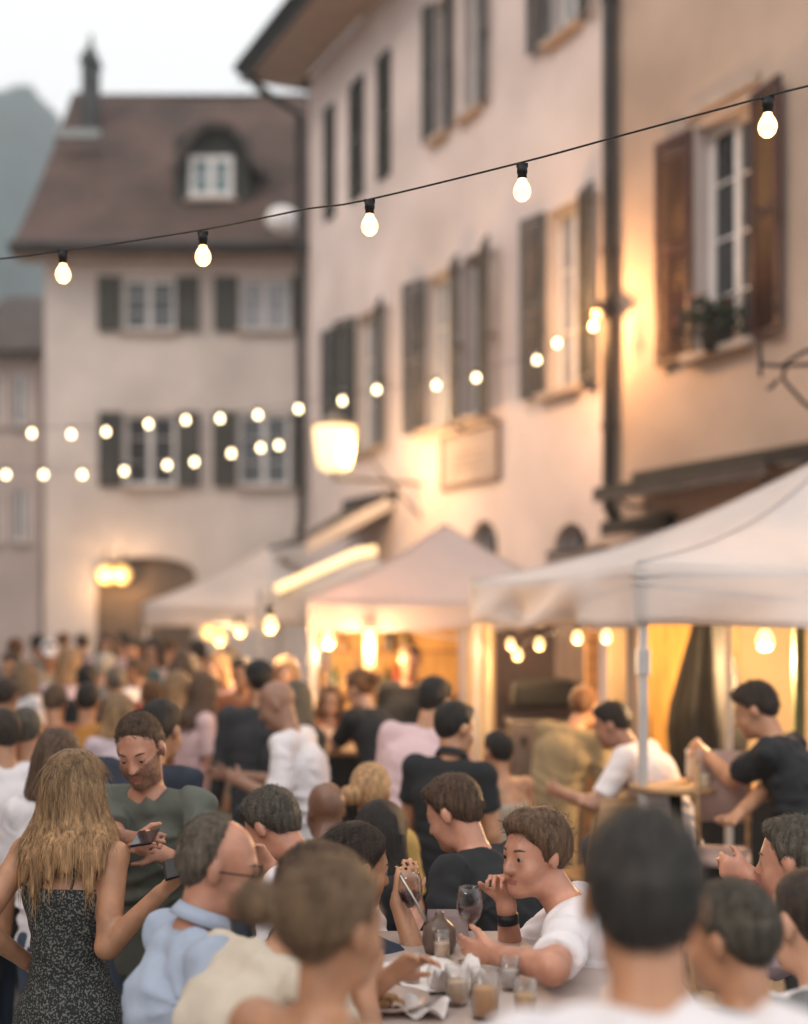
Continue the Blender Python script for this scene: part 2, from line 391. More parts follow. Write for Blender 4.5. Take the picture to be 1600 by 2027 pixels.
def far_building():
    Y = 28.0; k = Y/F
    def X(px): return (px-HX)*k
    def Z(py): return H+(HY-py)*k
    B = empty('gabled_house', 'cream house with steep brown tiled roof, chimney and dormer closing the street', 'building', (X(350), Y, 0))
    loc = Vector((0, Y, 0))-B.location
    xl, xr = X(88), X(760); ze = Z(505)
    holes = [(X(242), X(348), Z(655), Z(550)), (X(472), X(575), Z(655), Z(550)), (X(244), X(350), Z(963), Z(818)), (X(470), X(575), Z(963), Z(818)),
             (X(190), X(388), -.05, Z(1102), .35)]
    wall(loc, (1, 0, 0), (0, -1, 0), xl, xr, -.1, ze, holes, .3, 'wall', [M_far, M_reveal, M_dark], B)
    for i, h in enumerate(holes[:4]):
        window(loc, (1, 0, 0), (0, -1, 0), h[0], h[1], h[2], h[3], B, (M_paneD, M_paneL, M_paneD, M_paneD)[i], .1, 2, 2, fw=.1)
        w = .52
        shutter(loc, (1, 0, 0), (0, -1, 0), h[0]-.01, h[2]-.02, h[3]+.02, w, 8, M_shgreen, B, False, -1)
        shutter(loc, (1, 0, 0), (0, -1, 0), h[1]+.01, h[2]-.02, h[3]+.02, w if i % 2 == 0 else .3, 8, M_shgreen, B, False, 1)
    ad = MB(); ad.box(X(186)-loc.x*0, .1, 0, X(392), .16, Z(1095))  # added panel; the arch's dim lit interior is put into its brown colour
    ad.v = [tuple(Vector(v)+loc) for v in ad.v]; ad.build('arch_interior_panel', mat('arch_brown', (.17, .12, .09), .8, .25, .8), B)
    # left side wall, gable
    yr = 32.5-Y; zr = 15.6; dp = 2*yr
    m = MB()
    def q(x, y, z): return loc+Vector((x, y, z))
    m.poly([q(xl, 0, -.1), q(xl, dp, -.1), q(xl, dp, ze), q(xl, yr, zr-.15), q(xl, 0, ze)]); m.poly([q(xr, 0, -.1), q(xr, dp, -.1), q(xr, dp, ze), q(xr, yr, zr-.15), q(xr, 0, ze)])
    m.quad(q(xl, dp, -.1), q(xr, dp, -.1), q(xr, dp, ze), q(xl, dp, ze)); m.build('side_wall', M_farpink, B)
    xo = X(40); sl = (zr-ze)/yr
    r = MB(); N = 24
    def rp(t, s):   # t along, s 0 eave .. 1 ridge ; sprocketed eave and a slight sag of the ridge
        x = xo+(xr-xo)*t; sag = -.18*math.sin(math.pi*t)*s
        y = -.75+(yr+.75)*s; z = ze-.12+(zr-ze+.12)*(s**1.12)+sag
        return q(x, y, z)
    for i in range(N):
        for j in range(8):
            r.quad(rp(i/N, j/8), rp((i+1)/N, j/8), rp((i+1)/N, (j+1)/8), rp(i/N, (j+1)/8))
    r.quad(rp(0, 1), rp(1, 1), q(xr, dp+.7, ze-.1), q(xo, dp+.7, ze-.1))
    o = r.build('roof', M_roof, B, solid=.16); uv_plane(o, (1, 0, 0), (0, .6, .8))
    e = MB(); e.obox(q((xo+xr)/2, -.35, ze-.14), ((xr-xo)/2, 0, 0), (0, .36, 0), (0, 0, .03)); e.build('soffit', M_trim, B)
    g = MB(); g.tube([q(xo, -.85, ze-.02), q(xr, -.85, ze-.02)], .08, 8); g.build('gutter', M_fascia, B)
    # chimney
    yc = 31.4; cx = (180-HX)/F*yc; c = MB()
    def ch(w, z0, z1, w2=None):
        w2 = w2 or w
        for a, b in (((-1, -1), (1, -1)), ((1, -1), (1, 1)), ((1, 1), (-1, 1)), ((-1, 1), (-1, -1))):
            c.quad(q(cx+a[0]*w, yc-Y+a[1]*w, z0), q(cx+b[0]*w, yc-Y+b[1]*w, z0), q(cx+b[0]*w2, yc-Y+b[1]*w2, z1), q(cx+a[0]*w2, yc-Y+a[1]*w2, z1))
    ch(.19, 13.5, 15.8); ch(.18, 15.8, 15.9, .25); ch(.25, 15.9, 16.0, .22); ch(.22, 16.0, 16.35, .07); ch(.05, 16.35, 16.65, .03)
    c.build('chimney', M_fascia, B)
    c = MB(); c.obox(q(cx, 30.1-Y, 13.65), (.55, 0, 0), (0, .1, 0), (0, .05, .12)); c.build('chimney_flashing', mat('lead', (.2, .21, .2), .5), B)
    # eyebrow dormer
    yd = .95; dx = X(418)+.0; kk = (Y+yd)/F
    wx0, wx1 = (375-HX)*kk, (462-HX)*kk; z0, z1 = H+(HY-392)*kk, H+(HY-308)*kk
    d = empty('dormer', None, None); d.parent = B
    def hood(x):
        t = (x-dx)/.98; return z1+.10+.52*math.cos(min(1, abs(t))*math.pi/2)**.8-.95*max(0, abs(t)-.35)**1.3
    hd = MB(); N = 28
    for i in range(N):
        xa = dx-1.0+2.0*i/N; xb = dx-1.0+2.0*(i+1)/N
        za, zb = hood(xa), hood(xb)
        ya = (za-ze)/sl; yb = (zb-ze)/sl
        hd.quad(q(xa, yd-.3, za), q(xb, yd-.3, zb), q(xb, max(yb, yd)+.6, zb+.35), q(xa, max(ya, yd)+.6, za+.35))
    o = hd.build('dormer_roof', M_roof2, B, solid=.14); uv_plane(o, (1, 0, 0), (0, 1, 0))
    ck = MB(); ck.box(wx0-.34, yd, z0-.15, wx0-.03, yd+1.6, z1+.45); ck.box(wx1+.03, yd, z0-.15, wx1+.34, yd+1.6, z1+.45); ck.box(wx0-.1, yd, z1+.02, wx1+.1, yd+1.6, z1+.6)
    for i in range(len(ck.v)): ck.v[i] = tuple(q(*ck.v[i]))
    ck.build('dormer_cheek', mat('dormer_boards', (.035, .035, .03), .9), B)
    window(loc+Vector((0, yd, 0)), (1, 0, 0), (0, -1, 0), wx0, wx1, z0, z1, B, mat('dormer_pane', (.17, .24, .25), .2, .2, 2, 0), 0, 1, 2, fw=.12)
    bpy.data.objects.remove(d)
    s = MB(); kx = (570-HX)*(Y+.3)/F; s.lathe([(0, .34), (.2, .32), (.34, .2), (.38, 0), (.3, -.05), (0, -.06)], (0, 0, 0), 16)
    o = s.build('satellite_dish', M_white, None, True); o.location = (kx, Y-.9, Z(468)); o.rotation_euler = (R(50), 0, R(20)); tag(o, 'white round dish on the brown roof edge beside the pink house', 'dish')
    # arch surround lamp pair
    for i, px in enumerate((215, 247)):
        lx = X(px); e = empty('arch_lamp', ('left' if i == 0 else 'right')+' one of two warm lamps glowing in the arch of the far cream house', 'lamp', (lx, Y-.25, Z(1138)), 0, 'lamps in the far arch')
        b = MB(); b.lathe([(.0, -.2), (.12, -.17), (.19, -.05), (.19, .05), (.1, .17), (0, .2)], seg=14); b.build('globe', M_lampwarm, e, True)
        b = MB(); b.tube([(0, 0, .18), (0, 0, .5), (0, .3, .5)], .02, 6); b.build('arm', M_iron, e)
        point('lamp_light', (0, -.35, -.1), 18, parent=e)
far_building()

def left_row():
    spec = [('narrow_house', 'narrow rose plastered house beyond the left corner of the cream house', 34, -60, 78, 700, M_farpink, 590, 'gable'),
            ('distant_house', 'distant grey house with dark roof at the left edge', 46, -420, 18, 780, mat('plaster_grey', (.33, .31, .30), .9, .1, 1), 640, 'gable')]
    for nm, lb, Y, x0, x1, yw, mt, yr, k in spec:
        a = (x0-HX)/F*Y; b = (x1-HX)/F*Y; zw = H+(HY-yw)/F*Y; zr = H+(HY-yr)/F*Y+1
        B = empty(nm, lb, 'building', ((a+b)/2, Y, 0)); o = B.location
        loc = Vector((0, Y, 0))-o
        w = (b-a); holes = []
        for c in (.2, .6):
            for z in (4.2, 7.3):
                if z+1.5 < zw: holes.append((a+w*c, a+w*c+min(1.1, w*.22), z, z+1.4))
        wall(loc, (1, 0, 0), (0, -1, 0), a, b, -.1, zw, holes, .2, 'wall', [mt, M_reveal, M_dark], B)
        for h in holes: window(loc, (1, 0, 0), (0, -1, 0), *h[:4], B, M_paneD, .1, 1, 2, fw=.08)
        m = MB(); q = lambda x, y, z: loc+Vector((x, y, z))
        m.quad(q(b, 0, 0), q(b, 8, 0), q(b, 8, zw), q(b, 0, zw)); m.quad(q(a, 0, 0), q(a, 8, 0), q(a, 8, zw), q(a, 0, zw)); m.poly([q(b, 0, zw), q(b, 8, zw), q(b, 4, zr)]); m.build('side_wall', mt, B)
        r = MB(); r.quad(q(a-.3, -.6, zw-.1), q(b+.3, -.6, zw-.1), q(b+.3, 4, zr), q(a-.3, 4, zr)); r.quad(q(a-.3, 8.6, zw-.1), q(b+.3, 8.6, zw-.1), q(b+.3, 4, zr), q(a-.3, 4, zr))
        ro = r.build('roof', M_roof2, B, solid=.15); uv_plane(ro, (1, 0, 0), (0, .7, .7))
left_row()
def opposite_house(name, label, org, u, n, L, zt):
    B = empty(name, label, 'building', org); loc = Vector((0, 0, 0)); holes = []
    for i in range(int(L/3.4)):
        for z, h in ((1.0, 1.7), (4.3, 1.7), (7.6, 1.6)):
            if z+h < zt: holes.append((1.2+i*3.4, 2.3+i*3.4, z, z+h))
    wall(loc, u, n, 0, L, -.1, zt, holes, .2, 'wall', [M_tan, M_reveal, M_dark], B)
    for h in holes: window(loc, u, n, *h[:4], B, M_paneD, .1, 1, 2)
    u, n = Vector(u), Vector(n); m = MB(); a, b = loc, loc+u*L; d = -n*7; Z = Vector((0, 0, zt))
    m.quad(a, a+d, a+d+Z, a+Z); m.quad(b, b+d, b+d+Z, b+Z); m.quad(a+d, b+d, b+d+Z, a+d+Z); m.build('side_wall', M_tan, B)
    m = MB(); R_ = Vector((0, 0, zt+3)); m.quad(a+n*.6+Z, b+n*.6+Z, b+d/2+R_, a+d/2+R_); m.quad(a+d+Z, b+d+Z, b+d/2+R_, a+d/2+R_); m.build('roof', M_roof2, B, solid=.15)
opposite_house('opposite_house', 'tan house on the left side of the street outside the frame', (-8.8, -9, 0), (0, 1, 0), (1, 0, 0), 29, 9.5)
def haze():
    m = bpy.data.materials.new('haze'); m.use_nodes = True; n = m.node_tree; n.nodes.remove(n.nodes['Principled BSDF'])
    v = n.nodes.new('ShaderNodeVolumePrincipled'); v.inputs['Density'].default_value = .0018; v.inputs['Color'].default_value = (.86, .94, .985, 1); v.inputs['Anisotropy'].default_value = .2
    n.links.new(v.outputs[0], n.nodes['Material Output'].inputs['Volume'])
    b = MB(); b.box(-395, -55, -1.2, 395, 415, 170); tag(b.build('haze', m), kind='stuff')
haze()
#PART2
# ------------------------------------------------------------------ market tents
def tent(label, c4, ze, peak, vh, material, name='market_tent', sag=.12, seed=1, polemat=None, wrinkle=.03, skip=(), hipsag=.06, swag=0):
    """c4: four (x,y) corners in order, peak (x,y,z)"""
    rnd = np.random.RandomState(seed); c4 = [Vector((c[0], c[1], ze)) for c in c4]; pk = Vector(peak)
    ctr = sum(c4, Vector())/4; ctr.z = 0
    T = empty(name, label, 'tent', ctr, 0, 'white market tents')
    loc = -ctr; m = MB(); N = 14
    for i in range(4):
        a, b = c4[i], c4[(i+1) % 4]
        def pt(s, t):   # s along eave, t 0 eave..1 peak
            e = a.lerp(b, s); p = e.lerp(pk, t)
            w = math.sin(math.pi*t)
            p = p-Vector((0, 0, 1))*(hipsag*w+sag*w*math.sin(math.pi*s)*(1-t*.5)+.035*math.sin(math.pi*s)*(1-t))
            return p+loc
        for j in range(N):
            for k in range(N): m.quad(pt(j/N, k/N), pt((j+1)/N, k/N), pt((j+1)/N, (k+1)/N), pt(j/N, (k+1)/N))
    o = m.build('canopy', material, T, True, solid=.004)
    for i in range(4):
        a, b = c4[i], c4[(i+1) % 4]; L = (b-a).length; d = (b-a).normalized(); n = Vector((-d.y, d.x, 0))
        v = MB(); NS, NV = int(L*14), 6; ph = rnd.rand(6)*6.28
        def vp(s, t):
            x = s*L
            off = wrinkle*t*(math.sin(x*3.1+ph[0])+.6*math.sin(x*6.7+ph[1]+t*2)+.35*math.sin(x*13+ph[2]))+.018*t*math.sin(x*5-t*4+ph[3])
            off = off*min(1, 5*s, 5*(1-s))+swag*min(1, 3*s, 3*(1-s))*t*(math.sin(x*1.9+t*2.6+.5)*.5+abs(math.sin(x*2.6-t*2.2))+.45*abs(math.sin(x*5.3-t*3.4+1)))
            dz = -vh*t-.035*math.sin(math.pi*s)*(1-t)-.02*t*math.sin(x*2.2+ph[4])**2
            return a.lerp(b, s)+n*(off+.012*min(1, 20*s, 20*(1-s)))+Vector((0, 0, dz))+loc
        for j in range(NS):
            for k in range(NV): v.quad(vp(j/NS, k/NV), vp((j+1)/NS, k/NV), vp((j+1)/NS, (k+1)/NV), vp(j/NS, (k+1)/NV))
        v.build('valance', material, T, True, solid=.004)
    for i, c in enumerate(c4):
        if i in skip: continue
        inn = (Vector((ctr.x, ctr.y, ze))-c).normalized()*.05
        q = MB(); p = c+inn+loc; q.box(p.x-.022, p.y-.022, 0, p.x+.022, p.y+.022, ze-.03)
        q.box(p.x-.032, p.y-.032, ze-.55, p.x+.032, p.y+.032, ze-.42); q.box(p.x-.06, p.y-.06, .004, p.x+.06, p.y+.06, .015)
        q.build('pole', polemat or M_pole, T, bevel=.004)
    sm = MB()
    for i in range(4): sm.tube([c4[i].lerp(pk, t/10)+loc-Vector((0, 0, hipsag*math.sin(math.pi*t/10)-.008)) for t in range(11)], .007, 6)
    sm.build('seam', material, T, True)
    f = MB()
    for i in range(4):
        a = c4[i]+loc; b = c4[(i+1) % 4]+loc; f.tube([a+Vector((0, 0, -.06)), b+Vector((0, 0, -.06))], .012, 6)
        f.tube([a+Vector((0, 0, -.1)), a.lerp(b, .5)+Vector((0, 0, -.32)), b+Vector((0, 0, -.1))], .009, 6)
    f.tube([pk+loc-Vector((0, 0, .05)), pk+loc-Vector((0, 0, .9))], .02, 8)
    f.build('truss', polemat or M_pole, T)
    return T
T1 = tent('large white market tent with wrinkled valance at the right front', [(1.146, 6.2), (.47, 9.0), (4.10, 9.35), (4.76, 6.55)], 2.335, (2.68, 7.8, 3.10), .30, M_canvas, seed=4, sag=.16, wrinkle=.045, hipsag=.13, swag=.075)
T2 = tent('pinkish market tent with a pointed peak between two others, above the lit bar', [(-.76, 10.0), (-.72, 12.2), (1.56, 12.2), (1.50, 10.0)], 2.235, (.36, 11.1, 2.90), .25, M_canvasp, seed=8, sag=.10, wrinkle=.012)
T3 = tent('farthest white market tent, in front of the arch of the cream house', [(-3.70, 17.9), (-3.5, 20.9), (-.45, 20.6), (-.6, 17.7)], 2.29, (-2.10, 19.2, 3.17), .3, M_canvas, seed=12, sag=.12, wrinkle=.015)
T4 = tent('small tent half hidden behind the pink tent, its roof edge glowing yellow', [(-1.58, 13.6), (-1.55, 15.3), (.35, 15.3), (.25, 13.6)], 2.40, (-.50, 14.4, 2.92), .36, M_canvas, seed=15, sag=.06, wrinkle=.012)

def awning(name, label, s0, s1, ztop, zfront, proj, material, vh=.2, off=0, cass=True, sidev=False):
    c = OF+UF*((s0+s1)/2)+NF*off; A = empty(name, label, 'awning', (c.x, c.y, 0), 0); loc = (OF+NF*off)-Vector((c.x, c.y, 0))
    def q(s, d, z): return loc+UF*s+NF*d+Vector((0, 0, z))
    m = MB(); N = 10
    for i in range(N):
        for j in range(6):
            def pp(i, j):
                t = j/6; return q(s0+(s1-s0)*i/N, .05+proj*t, ztop+(zfront-ztop)*t-.06*math.sin(math.pi*t))
            m.quad(pp(i, j), pp(i+1, j), pp(i+1, j+1), pp(i, j+1))
    m.build('fabric', material, A, True, solid=.006)
    if sidev:
        e = MB(); a_, b_ = q(s0-.01, .05, ztop+.06), q(s0-.01, proj+.05, zfront+.04); e.quad(a_, b_, b_-Vector((0, 0, .2)), a_-Vector((0, 0, .2))); e.build('side_valance', M_canvas, A, solid=.01)
    v = MB()
    v.obox(q((s0+s1)/2, proj+.07, zfront-.02-vh/2), UF*((s1-s0)/2), NF*.006, Vector((0, 0, vh/2))); v.build('valance', M_canvas if sidev else material, A)
    b = MB(); b.tube([q(s0, .05+proj, zfront), q(s1, .05+proj, zfront)], .03, 8); b.build('front_bar', M_pipe, A)
    for s in (s0+.2, s1-.2):
        b = MB(); b.tube([q(s, .08, ztop-.25), q(s, proj*.55, (ztop+zfront)/2-.22), q(s, proj, zfront-.03)], .02, 8); b.build('arm', M_pipe, A)
    if cass:
        b = MB(); b.obox(q((s0+s1)/2, .07, ztop+.03), UF*((s1-s0)/2+.04), NF*.07, Vector((0, 0, .08))); b.build('cassette', M_pipe, A, bevel=.02)
awning('wall_awning', 'cream awning with shaded underside, folded out from the far end of the pink house', fs(785), fs(785)+1.7, 3.85, 3.16, 1.35, mat('awning_shade_colour', (.10, .075, .055), .9, .2), .16, sidev=True)  # shade under the cream awning is put into the dark fabric colour
awning('wall_awning', 'dark taupe awning on the tan house, above the large right tent', fs(1640), fs(1285), 3.46, 3.36, .55, mat('awning_taupe', (.10, .075, .06), .85, .15), .10, .06)
awning('wall_awning', 'small grey brown awning low on the tan house beside the black downpipe', fs(1345), fs(1222), 3.0, 2.75, .75, mat('awning_grey', (.28, .22, .19), .85, .1), .12, .06)

# ------------------------------------------------------------------ strings of bulbs
def bulb_parts(root, p, size, gm, wire_z=None, socket=True):
    # pear bulb centred on p
    b = MB(); r = size
    b.lathe([(0, -r*1.12), (r*.45, -r*1.03), (r*.82, -r*.68), (r*.98, -r*.2), (r*.95, r*.25), (r*.78, r*.68), (r*.52, r*1.1), (r*.42, r*1.45), (r*.40, r*1.6)], seg=18)
    o = b.build('bulb', gm, root, True, loc=p)
    if socket:
        s = MB(); s.lathe([(0, r*2.75), (r*.55, r*2.72), (r*.58, r*1.95), (r*.5, r*1.9), (r*.5, r*1.35), (r*.42, r*1.3)], seg=14)
        s.box(-r*.62, -r*.2, r*2.6, r*.62, r*.2, r*3.0)
        s.build('socket', M_iron, o, True)
    return o
def string_lights(label, bulbs, wire, Yf, size, gm, e=0, wr=.0035, every=1, group=None, size_px=None):
    pts = [P(x, y, Yf(x)) for x, y in wire]
    root = empty('string_lights', label, 'string lights', (pts[0].x, pts[0].y, pts[0].z), 0, group)
    o = pts[0]
    # smooth wire through the points
    w = []
    for i in range(len(pts)-1):
        p0, p1, p2, p3 = pts[max(i-1, 0)], pts[i], pts[i+1], pts[min(i+2, len(pts)-1)]
        for k in range(8):
            t = k/8; w.append(.5*((2*p1)+(-p0+p2)*t+(2*p0-5*p1+4*p2-p3)*t*t+(-p0+3*p1-3*p2+p3)*t**3)-o)
    w.append(pts[-1]-o)
    m = MB(); m.tube(w, wr, 6); m.build('wire', M_iron, root, True)
    for i, (x, y) in enumerate(bulbs):
        p = P(x, y, Yf(x)); bo = bulb_parts(root, p-o, size, gm)
        if e and i % every == 0: point('bulb_light', (0, 0, -size*2.2), e, parent=bo, r=size)
    return root
def Y1(x): return 4.35-.9*x/1600
string_lights('nearest string of five large glowing bulbs on a black wire sloping up to the right', [(125, 543), (402, 508), (732, 447), (1034, 378), (1520, 250)],
              [(-260, 530), (0, 512), (120, 497), (400, 455), (600, 415), (720, 397), (1030, 322), (1230, 268), (1520, 190), (1700, 140), (2300, -60)], Y1, .0275, M_bulb, .5, .0030)
string_lights('middle string of small bulbs crossing the cream and pink houses up to the downpipe',
              [(63, 858), (141, 860), (210, 855), (294, 840), (368, 832), (436, 829), (511, 822), (591, 810), (678, 794), (746, 772), (864, 763), (943, 748), (1063, 713), (1103, 680), (1175, 647)],
              [(-200, 848), (63, 846), (210, 843), (368, 820), (511, 810), (678, 782), (864, 750), (1063, 700), (1175, 635), (1212, 590)], lambda x: 13.0+.0*x, .030, M_bulbfar, 0, .004)
string_lights('lower string of small bulbs in front of the lower windows of the cream house', [(12, 940), (86, 940), (163, 940), (246, 933), (331, 921), (385, 915), (458, 898), (516, 887), (552, 882)],
              [(-220, 930), (12, 928), (163, 928), (331, 909), (458, 886), (552, 871), (612, 860)], lambda x: 15.0, .033, M_bulbfar, 0, .004)
string_lights('bulbs strung along the valance of the large right tent', [(1012, 1275), (1025, 1296), (1068, 1275), (1143, 1262), (1200, 1260)],
              [(955, 1240), (1012, 1262), (1025, 1280), (1068, 1260), (1143, 1248), (1200, 1245), (1262, 1225)], lambda x: 9.0-(x-950)/312*2.4+.25, .032, M_bulb, 5, .004)
def hang(label, px, py, Y, top, size=.045, e=20, gm=None):
    p = P(px, py, Y); r = empty('hanging_bulb', label, 'bulb', p, 0, 'bulbs hanging under the tents'); bulb_parts(r, (0, 0, 0), size, gm or M_bulb)
    m = MB(); m.tube([(0, 0, size*2.7), (0, 0, top-p.z)], .004, 6); m.build('cord', M_iron, r)
    if e: point('bulb_light', (0, 0, -size*2.3), e, parent=r, r=size)
hang('round bulb with a dark socket hanging in front of the small tent valance', 535, 1237, 9.8, 2.34, .05, 14)
hang('round bulb hanging under the middle of the pink tent', 650, 1266, 10.4, 2.2, .055, 80)
hang('round bulb hanging under the large right tent above the man in black', 1515, 1268, 7.3, 2.3, .05, 85)
hang('small bulb under the farthest white tent, rightmost of three', 475, 1247, 17.8, 2.2, .06, 30)
hang('small amber bulb under the farthest white tent, middle of three', 435, 1262, 18.2, 2.2, .08, 40, M_lampwarm)
hang('small amber bulb under the farthest white tent, leftmost of three', 412, 1250, 18.6, 2.2, .09, 0, M_lampwarm)
# tube light of the pink tent, on its wooden post
t = empty('tube_light', 'upright glowing tube light standing on a wooden post under the pink tent', 'lamp', P(732, 1283, 9.9))
m = MB(); m.tube([(0, 0, -.15), (0, 0, .15)], .042, 12); m.build('tube', glow('tube_glow', (1, .66, .28), 1.8), t, True)
m = MB(); m.tube([(0, 0, -.18), (0, 0, -.15)], .045, 12); m.build('cap', M_wood, t)
m = MB(); m.box(-.05, -.05, -t.location.z, .05, .05, -.18); m.build('post', M_wood, t)
point('tube_lamp', (0, -.12, 0), 16, parent=t)
# added glowing strip stands in for the lit roof edge of the small tent
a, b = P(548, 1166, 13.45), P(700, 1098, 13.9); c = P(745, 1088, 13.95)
t = empty('lit_edge_strip', 'long glowing strip added for the lit roof edge of the small half hidden tent', 'lamp', a); m = MB()
m.tube([(0, 0, 0), b-a, c-a], .05, 8); m.build('strip', glow('lit_edge_glow', (1, .72, .36), .85), t, True)
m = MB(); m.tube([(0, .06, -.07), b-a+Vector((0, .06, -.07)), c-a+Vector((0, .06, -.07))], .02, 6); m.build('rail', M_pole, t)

# ------------------------------------------------------------------ lantern, wall lamp, sign board, plant, iron bracket
def lantern():
    p = P(662, 885, 17.0); L = empty('street_lantern', 'large glowing street lantern on a wall bracket in front of the pink house', 'lantern', p)
    b = MB(); b.lathe([(0, -.32), (.14, -.315), (.21, -.26), (.245, -.1), (.285, .24), (.27, .27), (0, .28)], seg=20); b.build('glass_shade', glow('lantern_glow', (1, .70, .34), 1.1), L, True)
    b = MB(); b.lathe([(.30, .275), (.29, .30), (.16, .37), (.05, .42), (.03, .5), (0, .52)], seg=20); b.build('cap', mat('lantern_cap', (.25, .2, .15), .5), L, True)
    wl = OF+UF*((p.y+.7)/UF.y)-p
    b = MB(); b.tube([(0, 0, -.30), (0, 0, -.42), Vector((wl.x, wl.y, -.42))], .028, 8); b.tube([Vector((wl.x, wl.y, -.9)), Vector((wl.x, wl.y, -.42))*.45], .018, 8); b.build('bracket', M_pipe, L)
    point('lantern_light', (0, 0, 0), 85, parent=L, r=.15)
    L.children[-1].location = (.34, -.16, -.12)
lantern()
def wall_lamp():
    Y = fY(1240); base = OF+UF*(Y/UF.y)+NF*.08; base.z = fz(1236, 640)
    L = empty('wall_lamp', 'small wall lamp throwing warm light beside the black downpipe', 'lamp', base)
    b = MB(); b.tube([(0, 0, .12), NF*.12+Vector((0, 0, .2)), NF*.26+Vector((0, 0, .18))], .014, 8); b.build('arm', M_pipe, L)
    b = MB(); b.lathe([(.03, .16), (.05, .14), (.14, .06), (.145, .05)], tuple(NF*.28), 16); b.build('lamp_shade', M_pipe, L, True)
    b = MB(); b.lathe([(0, .0), (.035, .01), (.05, .05), (.035, .1), (0, .12)], tuple(NF*.28), 14); b.build('bulb', M_bulb, L, True)
    point('wall_lamp_light', NF*.62+Vector((0, 0, -.02)), 95, (1, .52, .2), .05, L)
wall_lamp()
def sign_board():
    a, b = fs(990), fs(880); z0, z1 = 3.85, 4.50; c = OF+UF*((a+b)/2)+NF*.018; c.z = (z0+z1)/2
    S = empty('notice_board', 'framed pale notice board on the wall of the pink house below the windows', 'sign', c); w, h = (b-a)/2, (z1-z0)/2; Zv = Vector((0, 0, 1))
    m = MB(); m.obox((0, 0, 0), UF*w, NF*.015, Zv*h); m.build('board', mat('board_paper', (.40, .32, .28), .8, .06, 3), S)
    m = MB(); f = .035
    m.obox(Zv*(h+f/2)+NF*.01, UF*(w+f), NF*.03, Zv*f/2); m.obox(-Zv*(h+f/2)+NF*.01, UF*(w+f), NF*.03, Zv*f/2)
    m.obox(UF*(w+f/2)+NF*.01, UF*f/2, NF*.03, Zv*h); m.obox(-UF*(w+f/2)+NF*.01, UF*f/2, NF*.03, Zv*h); m.build('frame', mat('board_frame', (.16, .10, .08), .7), S)
    r = random.Random(5); ink = mat('faded_ink', (.24, .17, .14), .8)
    for i in range(3):
        x = -w*.55
        while x < w*.5:
            l = r.uniform(.04, .1); m = MB(); m.obox(UF*-(x+l/2)+Zv*(.06-i*.09)+NF*.018, UF*l/2, NF*.002, Zv*r.uniform(.008, .016)); x += l+.04; m.build('writing', ink, S)
sign_board()
def flower_pot():
    Y = fY(1440); p = OF+UF*(Y/UF.y)+NF*.16; p.z = fz(1440, 700)
    Z = Vector((0, 0, 1)); T = empty('potted_plant', 'dark leafy potted plant on the sill of the brown shuttered window', 'plant', p)
    b = MB(); b.lathe([(0, 0), (.09, 0), (.13, .2), (.14, .21), (.12, .2), (0, .17)], seg=18); b.build('pot', mat('pot_dark', (.04, .035, .03), .7), T, True)
    m = MB(); r = random.Random(2)
    for i in range(420):
        th = r.uniform(0, 6.28); ph = r.uniform(-.5, 1.3); rad = r.uniform(.08, .36)
        c = Vector((math.cos(th)*math.cos(ph)*rad*1.15, math.sin(th)*math.cos(ph)*rad*.6, .27+math.sin(ph)*rad*.85))
        d = Vector((r.uniform(-1, 1), r.uniform(-1, 1), r.uniform(-1, .6))).normalized(); s = d.cross(Vector((r.uniform(-1, 1), r.uniform(-1, 1), r.uniform(-1, 1)))).normalized()
        L, w = r.uniform(.05, .09), r.uniform(.02, .035); m.poly([c, c+d*L*.5+s*w, c+d*L, c+d*L*.5-s*w], 0 if r.random() < .93 else 1)
    m.build('foliage', [mat('leaf_dark', (.028, .04, .022), .6, .4, 9), mat('blossom', (.35, .12, .10), .6)], T)
    m = MB()
    for i in range(9):
        th = i*.7; m.tube([(0, 0, .15), (math.cos(th)*.1, math.sin(th)*.06, .3), (math.cos(th)*.24, math.sin(th)*.14, .42)], .006, 5)
    m.build('stem', mat('stem_green', (.05, .06, .03), .7), T)
flower_pot()
def iron_bracket():
    Y = 8.9; g = lambda x, y: P(x, y, Y)
    c = g(1640, 720); T = empty('iron_sign_bracket', 'black wrought iron bracket reaching in from the right edge below the plant', 'bracket', c)
    m = MB()
    for pts in ([(1507, 705), (1508, 722), (1540, 724), (1640, 720)], [(1552, 722), (1565, 712), (1590, 698), (1640, 680)], [(1505, 680), (1506, 745)], [(1549, 748), (1560, 762), (1592, 798), (1640, 830)], [(1540, 752), (1528, 766), (1520, 770)], [(1640, 830), (1640, 640)], [(1549, 748), (1556, 724)]):
        m.tube([g(*p)-c for p in pts], .014, 8)
    wl = OF+UF*(fY(1720)/UF.y); 
    m.tube([g(1640, 720)-c, Vector((wl.x, wl.y, c.z))-c], .02, 8)
    m.build('scrollwork', M_iron, T)
iron_bracket()

